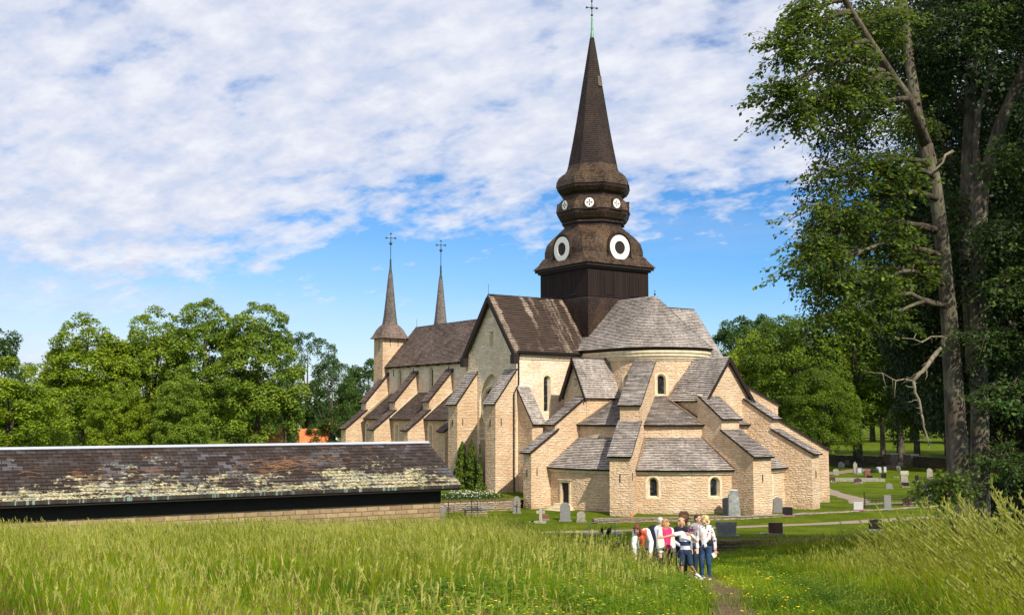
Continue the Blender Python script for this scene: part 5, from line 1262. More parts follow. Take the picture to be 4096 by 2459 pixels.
# ------------------------------------------------------------------ the big near tree with twin trunks
g = np.random.default_rng(101); rr = random.Random(5)
TD = 34.0
def wp(px, y, D):   # point at picture position px,y and depth D
    t_ = (1229.5-y)/4277; cp=.9952; sp=.0978; k = D/(cp-t_*sp); return Vector(((px-2048)/4277*k, D, 8.1+(sp+t_*cp)*k))
OVS = 4096/2472
def ov(x,y,D): return wp(x*OVS,y*OVS,D)
def spray_tree(root, targets, seed, leaf=.13, per=26, mat='near', start=None, twigm='bark_dark', rad_=.045):
    """targets: (centre, radii, n_sprays, anchor) ; each spray is a drooping twig with leaves"""
    g = np.random.default_rng(seed); P_=[];A_=[];B_=[]; mb = MB(); limb = MB()
    for c,r,n,anchor in targets:
        n = int(n*.85)
        c = np.array(c); r = np.array(r); anchor = np.array(anchor)
        d = rand_dirs(g,n); q = c+d*r*g.uniform(.25,1.0,size=(n,1))**.5
        far_ = g.random(n)<.20; q[far_] = c+(d[far_]*np.array([.7,.8,.6])+np.array([-.75,0,-.12]))*r*g.uniform(.8,1.15,size=(far_.sum(),1))
        limb_pts = limb_tube(limb, anchor, c, rad_*2.2, .03, 6, sag=.10, k=7)
        # secondary limbs
        hubs = [np.array(limb_pts[k]) for k in (3,5,7)]
        for k in range(max(2,n//16)):
            e = q[g.integers(n)]; h0 = hubs[g.integers(3)]; pts = limb_tube(limb,h0,e,rad_*.8,.012,5,sag=.05,k=4); hubs.append(np.array(pts[2]))
        for e in q:
            hb = min(hubs,key=lambda hh: np.linalg.norm(hh-e)+g.uniform(0,.6)); dr = e-hb; L = np.linalg.norm(dr)+1e-6; dr /= L
            ln = g.uniform(.5,1.1); dir_ = dr*.8+g.normal(size=3)*.35; dir_[2] *= .5; dir_ /= np.linalg.norm(dir_); tip = e+dir_*ln*.6; tip[2] -= .22*ln; st_ = e-dir_*ln*.5
            mb.tube([Vector(st_),Vector(e)+Vector((0,0,.04)),Vector(tip)],[.010,.007,.003],3,cap=False)
            m_ = int(per*g.uniform(.6,1.3)); f = g.uniform(0,1,size=(m_,1)); base = st_+(e-st_)*np.minimum(f*2,1)+(tip-e)*np.maximum(f*2-1,0)
            side = np.cross(dir_,[0,0,1.0]); side /= np.linalg.norm(side)+1e-9; sg = np.where(g.random((m_,1))<.5,-1,1)
            off = side*sg*g.uniform(.03,.30,size=(m_,1))*(1-.4*f)+g.normal(size=(m_,3))*np.array([.05,.05,.05]); off[:,2] -= np.abs(off[:,0])*.25
            ctr = base+off; tl = unit(side*sg*.8+dir_*.6+np.array([0,0,-.45])+g.normal(size=(m_,3))*.3); nrm = unit(np.array([0,0,1.0])+g.normal(size=(m_,3))*.45); nrm = unit(nrm-tl*np.sum(nrm*tl,1,keepdims=True)); bb = np.cross(nrm,tl)
            s = leaf*g.uniform(.55,1.2,size=(m_,1)); P_.append(ctr); A_.append(tl*s*.5); B_.append(bb*s*.5*.62)
    link('crown', leaf_mesh('crown',np.concatenate(P_),np.concatenate(A_),np.concatenate(B_),LF[mat],seed), root)
    explode(limb.build('limb', M[twigm], root, smooth=True)); mb.build('twigs', M[twigm], root, fix=False)['kind'] = 'stuff'
TA = thing('big_tree','big tree with forking lichened trunk, left of the twin trunks at the right','tree',(0,0,0),0,'twin-trunked tree at the right')
b = MB()
b.tube([ov(2330,1330,33.5),ov(2322,1240,33.5),ov(2312,1100,33.5),ov(2303,950,33.5),ov(2294,800,33.4),ov(2285,700,33.3),ov(2272,560,33.2),ov(2256,440,33.1),ov(2236,350,33)],[.46,.37,.33,.295,.26,.235,.215,.205,.20],14)
b.build('trunk', M['bark'], TA, smooth=True)
b = MB()
b.tube([ov(2240,365,33),ov(2215,280,33.3),ov(2196,150,33.8),ov(2180,0,34.2),ov(2165,-150,34.6),ov(2150,-300,35)],[.19,.175,.155,.13,.11,.08],10)
b.tube([ov(2236,355,33),ov(2195,240,32.2),ov(2155,185,31.6),ov(2100,100,31),ov(2050,20,30.6),ov(2010,-60,30.2),ov(1980,-160,30)],[.16,.145,.125,.11,.10,.08,.06],10)
b.build('bough', M['bark'], TA, smooth=True)
b = MB(); g2 = random.Random(3)
def dead(a,bb,r0,r1,depth):
    pts = limb_tube(b,a,bb,r0,r1,6,k=5,wob=.18)
    if depth:
        for k in (1,2,3,4,5):
            d = (Vector(bb)-Vector(a)); L = d.length; e = pts[k]+Vector((g2.uniform(-.7,.3),g2.uniform(-.4,.4),g2.uniform(-.7,.25)))*L*.5; dead(pts[k],e,r0*.5,.006,depth-1)
dead(ov(2290,812,33.2),ov(2262,850,32.4),.07,.06,0); dead(ov(2262,850,32.4),ov(2205,920,31.6),.075,.055,1); dead(ov(2205,920,31.6),ov(2225,1000,31.4),.05,.035,1); dead(ov(2225,1000,31.4),ov(2243,1075,31.2),.035,.02,1)
dead(ov(2290,812,33.2),ov(2130,815,31.8),.035,.008,1); dead(ov(2205,920,31.6),ov(2110,900,31),.03,.008,1)
b.build('dead_branch', M['deadwood'], TA, smooth=True)
b = MB(); limb_tube(b,ov(2260,410,33),ov(2300,365,32.5),.06,.05,6,k=5,wob=.2); limb_tube(b,ov(2300,365,32.5),ov(2245,420,32.3),.05,.02,6,k=4,wob=.25); b.build('broken_branch', M['deadwood'], TA, smooth=True)
TG = []
def tg(x,y,D,rx,rz,n,ax,ay,aD=33,ry=None):
    c = ov(x,y,D); k = D/4277*OVS; TG.append((tuple(c),(rx*k,ry or rx*k*.8,rz*k),n,tuple(ov(ax,ay,aD))))
tg(1965,40,30,75,60,85,2030,0,30.5); tg(1905,110,29.5,62,62,60,2050,30,30.5); tg(2020,130,30.5,85,75,95,2100,100,31); tg(1895,225,29.5,62,50,60,2100,150,31); tg(1990,245,30.5,80,48,75,2140,170,31.5)
tg(1925,290,30,70,34,45,2150,190,31.6); tg(2120,60,32,90,80,100,2180,30,34); tg(2090,210,31,70,60,60,2150,180,31.6); tg(2060,310,31,50,30,22,2190,240,32)
tg(2070,420,31.5,90,62,95,2250,400,33); tg(2030,520,31,85,60,95,2262,480,33); tg(2110,560,32,95,70,110,2270,560,33.2); tg(1995,640,30.5,85,55,95,2280,620,33.2); tg(2080,690,31.5,100,55,110,2285,690,33.3); tg(1975,590,30.5,50,35,30,2262,560,33.2)
tg(2050,760,31,75,35,60,2290,740,33.3); tg(2180,640,33,80,90,100,2280,640,33.2); tg(2170,420,31.5,70,70,70,2255,430,33); tg(2200,300,33.5,60,60,45,2220,300,33.2); tg(2290,1180,32,60,45,60,2318,1180,33.4); tg(2150,770,31.5,60,40,35,2288,740,33.3)
spray_tree(TA, TG, 31, leaf=.155, per=27)
TB = thing('big_tree','big tree with trunk forking in a V, right of the twin trunks','tree',(0,0,0),0,'twin-trunked tree at the right')
b = MB()
b.tube([ov(2362,1330,34.2),ov(2366,1240,34.2),ov(2366,1050,34.2),ov(2362,850,34.2),ov(2362,700,34.2),ov(2364,560,34.2),ov(2368,440,34.2)],[.40,.31,.28,.26,.24,.24,.25],14)
b.build('trunk', M['bark'], TB, smooth=True); b = MB()
b.tube([ov(2369,450,34.2),ov(2392,380,34),ov(2415,300,33.8),ov(2445,230,33.5),ov(2480,150,33.2),ov(2520,40,33)],[.24,.22,.20,.18,.16,.12],10)
b.tube([ov(2366,450,34.2),ov(2355,350,34.2),ov(2362,270,34.4),ov(2385,200,34.6),ov(2400,100,35),ov(2410,-50,35.2)],[.14,.11,.09,.08,.07,.05],8)
b.tube([ov(2352,900,35.5),ov(2340,700,35.5),ov(2330,540,35.6),ov(2336,400,35.7),ov(2344,250,35.8),ov(2348,100,36),ov(2330,-80,36.4),ov(2320,-250,36.8)],[.26,.24,.23,.22,.20,.17,.13,.09],10)
b.build('bough', M['bark'], TB, smooth=True)
TG = []
tg(2380,60,33,90,90,85,2400,100,35); tg(2250,90,34.5,80,80,75,2345,200,35.8); tg(2420,560,33,70,60,50,2364,560,34.2); tg(2400,820,32.5,80,50,55,2362,800,34.2); tg(2450,700,32,60,60,45,2362,700,34.2); tg(2250,200,35,60,60,40,2340,280,35.8); tg(2440,380,32,60,60,45,2400,370,34); tg(2330,-120,34,160,90,120,2330,-80,36.4); tg(2440,950,32,60,50,45,2362,950,34.2); tg(2290,520,35.5,45,90,55,2330,540,35.6); tg(2430,1120,33,60,60,60,2362,1080,34.2)
spray_tree(TB, TG, 32, leaf=.15, per=24, mat='dark')

# ------------------------------------------------------------------ ivy, garden flowers, far houses
iv = thing('ivy','bright green ivy in two spires growing between the gable buttresses','ivy',(0,0,0))
g = np.random.default_rng(9); P_=[];O_=[]
for (u,v,h_,r0) in ((-10.9,14.4,4.6,1.0),(-10.2,14.9,3.4,.95),(-9.0,14.6,4.9,.75),(-8.2,14.8,3.0,.7),(-7.1,14.9,4.4,.28),(-9.8,15.2,2.2,1.0),(-6.9,15.0,1.4,.7)):
    n = int(2300*h_*r0/4)
    f = g.random((n,1))**1.25; a = g.uniform(0,6.283,size=(n,1)); r_ = r0*(1-f)**.75*g.uniform(.75,1.05,size=(n,1))*(1+.25*np.sin(f*23+a*2)); c = CW(u,v,.8)
    o_ = np.concatenate([np.cos(a),np.sin(a),np.zeros_like(a)+.2],1); P_.append(np.array(c)+o_*r_+np.array([0,0,1])*f*h_); O_.append(o_)
P_ = np.concatenate(P_); O_ = np.concatenate(O_)
link('foliage', leaf_mesh('ivy_leaves',*leaves_for(g,P_,O_,.20,aspect=.8,flat=.1),LF['ivy'],3), iv)
b = MB()
for (u,v,h_) in ((-10.9,14.4,4.0),(-9.0,14.6,4.2),(-7.1,14.8,3.8)): c = CW(u,v,.6); b.tube([c,c+Vector((.1,0,h_*.5)),c+Vector((0,.1,h_))],[.10,.06,.02],6)
b.build('stem', M['bark_dark'], iv)
gf = thing('daisies','patch of white daisies on the raised bed below the ivy','flowers',(-3.2,91.2,.95)); b = MB()
for k in range(110): p = (R.gauss(-.4,1.2),R.gauss(0,1.0),R.uniform(.15,.6)); b.ball(p,(.06,.06,.025),6,3)
b.build('blossom',M['petal_white'],gf)['kind']='stuff'
b = MB()
for k in range(900): p = Vector((R.gauss(-.6,1.5),R.gauss(0,1.0),R.uniform(0,.1))); d = Vector((R.uniform(-.3,.3),R.uniform(-.3,.3),R.uniform(.12,.38))); e = Vector((.03,R.uniform(-.02,.02),0)); b.poly([p-e,p+e,p+d])
b.build('leaf',M['leafgreen'],gf,fix=False)['kind']='stuff'
M['plaster'] = m_plain('white_plaster',(.62,.62,.60),.8); M['tile'] = m_plain('orange_roof_tile',(.62,.20,.07),.7,var=.2,scale=3)
def house(px,D,w_,d_,h_,rh,rz,label):
    x = sx(px,D); r_ = thing('house',label,'house',(x,D,Hs(x,D)),rz)
    b = MB(); b.prism([(-w_/2,-d_/2,-1),(-w_/2,d_/2,-1),(-w_/2,d_/2,h_),(-w_/2,0,h_+rh),(-w_/2,-d_/2,h_)],(w_,0,0)); b.build('wall',M['plaster'],r_)
    b = MB()
    for s in (-1,1): b.prism([(-w_/2-.4,s*(d_/2+.5),h_-.35),(-w_/2-.4,0,h_+rh+.02),(-w_/2-.4,0,h_+rh+.25),(-w_/2-.4,s*(d_/2+.5),h_-.12)],(w_+.8,0,0))
    rf = b.build('roof',M['tile'],r_); b = MB(); b.box(-.4,.4,-.4,.4,h_+rh-.3,h_+rh+1.0); b.build('chimney',M['plaster'],rf)
    for k in range(3):
        xx = -w_/2+w_*(k+.5)/3; b = MB(); b.box(xx-.6,xx+.6,-d_/2-.06,-d_/2+.02,h_*.35,h_*.85); f_ = b.build('window_frame',M['white'],r_); f_.name='window'; b = MB(); b.box(xx-.45,xx+.45,-d_/2-.09,-d_/2-.065,h_*.40,h_*.80); b.build('pane',M['glass'],f_)
    return r_
house(1195,160,8.4,6,2.6,2.9,.12,'white house with steep orange tiled roof between the trees behind the barn')
house(1098,158,6,5,2.6,2.9,.2,'white gabled house with orange roof seen through trunks, left of the other orange roof')
house(1385,240,9,7,4.0,2.6,.3,'small white house glimpsed left of the nave buttresses')
# ------------------------------------------------------------------ meadow (uncountable grass as one scattered object)
def mgrass(name, c0, c1, c2, trans=.4):
    t = NT(name); a = t.n('ShaderNodeAttribute'); a.attribute_name='rnd'
    oi = t.n('ShaderNodeObjectInfo'); gm = t.n('ShaderNodeNewGeometry'); big = t.noise(gm.outputs['Position'],.30,4)
    k = t.math('ADD', t.math('MULTIPLY',a.outputs['Fac'],.55), t.math('ADD', t.math('MULTIPLY',oi.outputs['Random'],.25), t.math('MULTIPLY', t.math('SUBTRACT',big,.44),2.4)))
    c = t.ramp(k,[(.0,c0),(.45,c1),(1,c2)]); t.fin(c,.6,0,.2)
    tr = t.n('ShaderNodeBsdfTranslucent'); t.l(c,tr.inputs[0]); mx = t.n('ShaderNodeMixShader'); mx.inputs[0].default_value=trans
    t.l(t.b.outputs[0],mx.inputs[1]); t.l(tr.outputs[0],mx.inputs[2]); t.l(mx.outputs[0],t.out.inputs[0]); return t.mat
M['g_green'] = mgrass('meadow_grass_green',(.022,.078,.002),(.105,.235,.004),(.28,.42,.012))
M['g_yellow'] = mgrass('meadow_grass_yellow',(.12,.15,.004),(.27,.30,.008),(.48,.45,.025))
M['g_seed'] = mgrass('seed_heads',(.17,.20,.025),(.31,.34,.055),(.52,.50,.14),.3)
M['g_brown'] = mgrass('seed_heads_brown',(.13,.07,.03),(.24,.15,.06),(.36,.27,.11),.3)
M['g_weed'] = mgrass('weed_leaves',(.024,.075,.003),(.085,.19,.006),(.25,.36,.02))
M['g_flower'] = m_plain('buttercup_yellow',(.85,.62,.02),.5)
GMATS = ['g_green','g_yellow','g_seed','g_brown','g_weed','g_flower']
def clump(name, seed, nb, h, wd, spread, mats, lean=(-.05,.02), seeds=0, sh=1.0, smat=2, headw=.011, leaves=0, flowers_=0, blade_m=0, flop=.35):
    r = random.Random(seed); vs=[];fs=[];ms=[];rn=[]
    def add(v,f,m,k):
        i=len(vs); vs.extend(v)
        for q in f: fs.append(tuple(x+i for x in q)); ms.append(m); rn.append(k)
    for b in range(nb):
        x,y = r.gauss(0,spread),r.gauss(0,spread); L = h*r.uniform(.55,1.1); a = r.uniform(0,6.28); k = r.random(); w_ = wd*r.uniform(.6,1.3)
        bx,by = math.cos(a)*flop*r.uniform(.2,1)*L+lean[0]*L, math.sin(a)*flop*r.uniform(.2,1)*L+lean[1]*L; ta = r.uniform(0,6.28); tx,ty = math.cos(ta)*w_/2,math.sin(ta)*w_/2
        pts = [(x+bx*f*f, y+by*f*f, L*(f-.18*f*f*f)) for f in (0,.35,.7,1)]; ws = (1,.9,.6,.05)
        v = []
        for p,q in zip(pts,ws): v += [(p[0]-tx*q,p[1]-ty*q,p[2]),(p[0]+tx*q,p[1]+ty*q,p[2])]
        add(v,[(0,1,3,2),(2,3,5,4),(4,5,7,6)], blade_m if r.random()<.72 else 1, k)
    for b in range(seeds):
        x,y = r.gauss(0,spread*1.1),r.gauss(0,spread*1.1); L = h*sh*r.uniform(.85,1.25); a = r.uniform(0,6.28); k = r.random()
        bx,by = math.cos(a)*.14*L+lean[0]*1.6*L, math.sin(a)*.14*L+lean[1]*L; w_ = wd*.35
        P_ = [Vector((x+bx*f*f,y+by*f*f,L*(f-.10*f*f*f))) for f in (0,.4,.75,1)]
        for (tx,ty) in ((w_/2,0),(0,w_/2)):
            v=[]
            for p in P_: v += [(p.x-tx,p.y-ty,p.z),(p.x+tx,p.y+ty,p.z)]
            add(v,[(0,1,3,2),(2,3,5,4),(4,5,7,6)],1,k)
        d = (P_[3]-P_[2]).normalized(); hl = r.uniform(.08,.15)*(1.2 if h>.6 else 1); e1 = d.cross(Vector((0,1,.2))).normalized()*headw; e2 = d.cross(e1).normalized()*headw
        st = P_[3]-d*.02
        for e in (e1,e2): add([st,st+d*hl*.3+e,st+d*hl*.7+e*.8,st+d*hl,st+d*hl*.7-e*.8,st+d*hl*.3-e],[(0,1,2,3,4,5)],smat,k)
        for s_ in range(9):    # small side spikelets
            q = st+d*hl*r.uniform(.05,.9); a2 = r.uniform(0,6.28); dd = (d+Vector((math.cos(a2),math.sin(a2),.2))*.8).normalized()*hl*.28; ee = dd.cross(Vector((.3,.8,.1))).normalized()*headw*.6
            add([q,q+dd*.5+ee,q+dd,q+dd*.5-ee],[(0,1,2,3)],smat,k)
    for b in range(leaves):
        a = r.uniform(0,6.28); q = Vector((r.gauss(0,spread),r.gauss(0,spread),h*r.uniform(.05,.9)**1.3)); d = Vector((math.cos(a),math.sin(a),r.uniform(-.35,.5))).normalized(); L = r.uniform(.03,.075); e = d.cross(Vector((0,0,1))).normalized()*L*.42; k = r.random()
        add([q,q+d*L*.5+e,q+d*L,q+d*L*.5-e],[(0,1,2,3)],4,k)
    for b in range(flowers_):
        q = Vector((r.gauss(0,spread),r.gauss(0,spread),h*r.uniform(.7,1.05))); s = r.uniform(.012,.022)
        add([q+Vector((s,0,.004)),q+Vector((0,s,0)),q+Vector((-s,0,.004)),q+Vector((0,-s,0))],[(0,1,2,3)],5,.5)
        add([q+Vector((-.002,0,-.3)),q+Vector((.002,0,-.3)),q],[(0,1,2)],0,.5)
    me = bpy.data.meshes.new(name); me.from_pydata([tuple(v) for v in vs],[],fs)
    for m in GMATS: me.materials.append(M[m])
    me.polygons.foreach_set('material_index',ms); at = me.attributes.new('rnd','FLOAT','FACE'); at.data.foreach_set('value',rn); me.update()
    return bpy.data.objects.new(name,me)
KC = bpy.data.collections.new('meadow_sources')
kinds = [
 clump('k00',1,64,.70,.0055,.12,0,seeds=2,sh=1.15,headw=.005),
 clump('k01',2,60,.62,.006,.13,0,seeds=2,sh=1.25,smat=2,headw=.005),
 clump('k02',3,50,.66,.0055,.12,0,seeds=3,sh=1.25,headw=.006),
 clump('k03',4,26,.42,.007,.15,0,leaves=260,seeds=1,sh=1.4,headw=.005),
 clump('k04',5,60,.50,.006,.14,0,blade_m=1,seeds=3,sh=1.35,smat=3,headw=.006),
 clump('k05',6,70,.15,.006,.17,0,flop=.6),
 clump('k06',7,36,.22,.006,.18,0,flowers_=2,leaves=26,flop=.6),
 clump('k07',8,46,.66,.011,.20,0,seeds=3,sh=1.12,headw=.009),
 clump('k08',9,46,.62,.011,.22,0,seeds=3,sh=1.15,headw=.008,smat=2),
 clump('k09',10,34,.80,.0065,.11,0,lean=(-.24,.02),seeds=5,sh=1.32,headw=.008,blade_m=0),
 clump('k10',11,30,.62,.006,.14,0,leaves=220,flowers_=3,seeds=1,sh=1.3,headw=.005),
 clump('k11',12,26,.10,.006,.2,0,flop=.5),
]
for o in kinds: KC.objects.link(o)
g = np.random.default_rng(21)
def pathx(y): return np.interp(y,[p[1] for p in PATH],[p[0] for p in PATH])
bw = np.array([math.cos(BR),math.sin(BR)]); 
pts=[];idx=[];rot=[];scl=[]
def scatter(y0,y1,dens,chooser,zoff=0):
    A = 0
    n = int((y1-y0)*((.54*(y0+y1)/2+1.5)*2)*dens)
    y = np.sqrt(g.uniform(y0*y0,y1*y1,n)) ; x = g.uniform(-1,1,n)*(.52*y+1.5)
    # not inside the barn
    lx = (x-BO.x)*math.cos(BR)+(y-BO.y)*math.sin(BR); ly = -(x-BO.x)*math.sin(BR)+(y-BO.y)*math.cos(BR)
    ok = ~((lx<-.5)&(ly>-2.62))
    x,y = x[ok],y[ok]; z = H(x,y); dp = x-pathx(y)
    for i in range(len(x)):
        r_ = chooser(x[i],y[i],dp[i])
        if r_ is None: continue
        k,s = r_; pts.append((x[i],y[i],z[i]-.01)); idx.append(k); rot.append((0,0,g.uniform(-.9,.9))); scl.append(s)
nn = lambda a,b,c_: noise.noise((a*.22,b*.22,c_))
def choose(x,y,dp):
    left_edge = -(.95 if y<31 else 1.2); right_edge = (1.5+.5*nn(x,y*2,3)) if y<24 else (2.2 if y<33 else 1.0)
    if abs(dp)<.34 and g.random()<.97: return None
    if 31<y<53: right_edge = 4.6-1.2*max(0,(y-44)/9)
    tallzone = dp<left_edge or dp>right_edge
    n1 = nn(x,y,0); n2 = nn(x*1.7,y*1.7,8.8)
    if not tallzone:
        if g.random()<(.5 if abs(dp)<1.0 and y<32 else .2): return None
        return (6 if g.random()<.25 else 5, g.uniform(.7,1.5))
    s = g.uniform(.62,1.04)*(1+.25*n1)
    edge = min(abs(dp-left_edge) if dp<0 else abs(dp-right_edge),1.2)/1.2; s *= .72+.28*edge
    if 24<y<29.5 and dp<0 and dp>-3.5: s *= .92
    if dp>0 and dp<right_edge+.9 and y<27: return (10 if g.random()<.5 else 3, s*.75)
    if dp<0 and dp>-3.6 and 11<y<27:
        q = g.random(); up_ = 1.04
        return (3 if q<.38 else 10 if q<.68 else 0, s*up_*(1.3 if q<.38 else 1.0))
    if dp<0 and dp>-3.2 and g.random()<.55: return (3 if g.random()<.55 else 10, s*1.1)
    if y>17: 
        s *= (.80 if dp<0 else .86)*(.86 if y>33 else 1)*(1.22 if y>33 and x<1 else 1)
        return ((7 if g.random()<.5 else 8), s*1.05)
    if dp>0:
        q = g.random()
        if q<(.62 if n2>-.1 else .25): return (9,s*(1.1+.15*min(1,max(0,dp-1.5))))
        return (int(g.choice([0,1,2,10,4])), s)
    if dp<0 and y<12 and n2>-.15-.02*(9-y) and g.random()<.75: return (4 if g.random()<.7 else 1, s*.85)
    return (int(g.choice([0,1,2,3,4],p=[.3,.2,.22,.14,.14])), s)
scatter(3.0,9,34,choose); scatter(9,17,26,choose); scatter(17,27,18,choose); scatter(27,53,10,choose)
def choose2(x,y,dp): return (11,g.uniform(.9,1.8))
scatter(57,72,2.2,lambda x,y,dp: (5,g.uniform(.6,1.1)) if x<2 or g.random()<.3 else (11,g.uniform(.8,1.5)))
def tallfar(x,y,dp):
    if x<3 and x>-7: return (7,g.uniform(.45,.9)) if nn(x*2,y*2,4)>-.25 else None
    return None
scatter(53,68,4.0,tallfar)
me = bpy.data.meshes.new('meadow_grass'); me.from_pydata([tuple(map(float,p)) for p in pts],[],[])
a = me.attributes.new('kidx','INT','POINT'); a.data.foreach_set('value',np.array(idx,dtype=np.int32))
a = me.attributes.new('krot','FLOAT_VECTOR','POINT'); a.data.foreach_set('vector',np.array(rot,dtype=np.float32).ravel())
a = me.attributes.new('kscl','FLOAT','POINT'); a.data.foreach_set('value',np.array(scl,dtype=np.float32))
mo = link('meadow_grass',me); tag(mo,'tall uncut meadow grass with pale seed heads covering the foreground slope','grass',kind='stuff')
ng = bpy.data.node_groups.new('meadow','GeometryNodeTree'); ng.interface.new_socket('Geometry',in_out='INPUT',socket_type='NodeSocketGeometry'); ng.interface.new_socket('Geometry',in_out='OUTPUT',socket_type='NodeSocketGeometry')
N_=ng.nodes; gi=N_.new('NodeGroupInput'); go=N_.new('NodeGroupOutput'); jn=N_.new('GeometryNodeJoinGeometry')
def na(nm,ty):
    q=N_.new('GeometryNodeInputNamedAttribute'); q.data_type=ty; q.inputs['Name'].default_value=nm; return q.outputs['Attribute']
ki,kr_,ks_ = na('kidx','INT'),na('krot','FLOAT_VECTOR'),na('kscl','FLOAT')
for k,o in enumerate(kinds):
    oi=N_.new('GeometryNodeObjectInfo'); oi.inputs['Object'].default_value=o; oi.inputs['As Instance'].default_value=False
    cm_=N_.new('FunctionNodeCompare'); cm_.data_type='INT'; cm_.operation='EQUAL'; ng.links.new(ki,cm_.inputs[2]); cm_.inputs[3].default_value=k
    ip=N_.new('GeometryNodeInstanceOnPoints'); ng.links.new(gi.outputs[0],ip.inputs['Points']); ng.links.new(cm_.outputs[0],ip.inputs['Selection']); ng.links.new(oi.outputs['Geometry'],ip.inputs['Instance'])
    ng.links.new(kr_,ip.inputs['Rotation']); ng.links.new(ks_,ip.inputs['Scale']); ng.links.new(ip.outputs[0],jn.inputs[0])
ng.links.new(jn.outputs[0],go.inputs[0])
md=mo.modifiers.new('scatter','NODES'); md.node_group=ng
# ------------------------------------------------------------------ people
def cap(mb, a, b, r0, r1, n=12):
    """tapered limb with rounded ends"""
    a = Vector(a); b = Vector(b); d = b-a; L = d.length
    if L<1e-6: mb.ball(a,r0,12,8); return
    d /= L; up = Vector((1,0,0)) if abs(d.x)<.8 else Vector((0,1,0)); x = (up-d*up.dot(d)).normalized(); y = d.cross(x); rings=[]
    prof = [(-r0*math.cos(t_),r0*math.sin(t_)) for t_ in (.25,.7,1.15,1.57)]+[(L+r1*math.sin(t_),r1*math.cos(t_)) for t_ in (0,.45,.9,1.35)]
    vs=[a+d*p+x*(q*math.cos(k))+y*(q*math.sin(k)) for p,q in prof for k in [2*math.pi*i/n for i in range(n)]]
    m_=len(prof); fs=[(i*n+k,i*n+(k+1)%n,(i+1)*n+(k+1)%n,(i+1)*n+k) for i in range(m_-1) for k in range(n)]+[tuple(range(n-1,-1,-1)),tuple((m_-1)*n+k for k in range(n))]
    mb.mesh(vs,fs)
def fused(name, mb, mat, parent, voxel=.012, smooth_it=4):
    me = bpy.data.meshes.new(name); me.from_pydata(mb.v,[],mb.f); o = bpy.data.objects.new(name,me); COL.objects.link(o)
    r_ = o.modifiers.new('r','REMESH'); r_.mode='VOXEL'; r_.voxel_size=voxel; r_.use_smooth_shade=True
    s = o.modifiers.new('s','SMOOTH'); s.iterations=smooth_it; s.factor=.5
    dg = bpy.context.evaluated_depsgraph_get(); nm = bpy.data.meshes.new_from_object(o.evaluated_get(dg)); o.modifiers.clear(); o.data=nm; bpy.data.meshes.remove(me); nm.name=name
    nm.materials.clear(); nm.materials.append(mat); o.parent=parent; return o
SKIN = m_plain('skin',(.62,.36,.25),.55,var=.05); SKIN2 = m_plain('skin_tanned',(.50,.28,.18),.55,var=.05)
def cloth(name,c,rough=.85,var=.12): return m_plain(name,c,rough,var=var,scale=9)
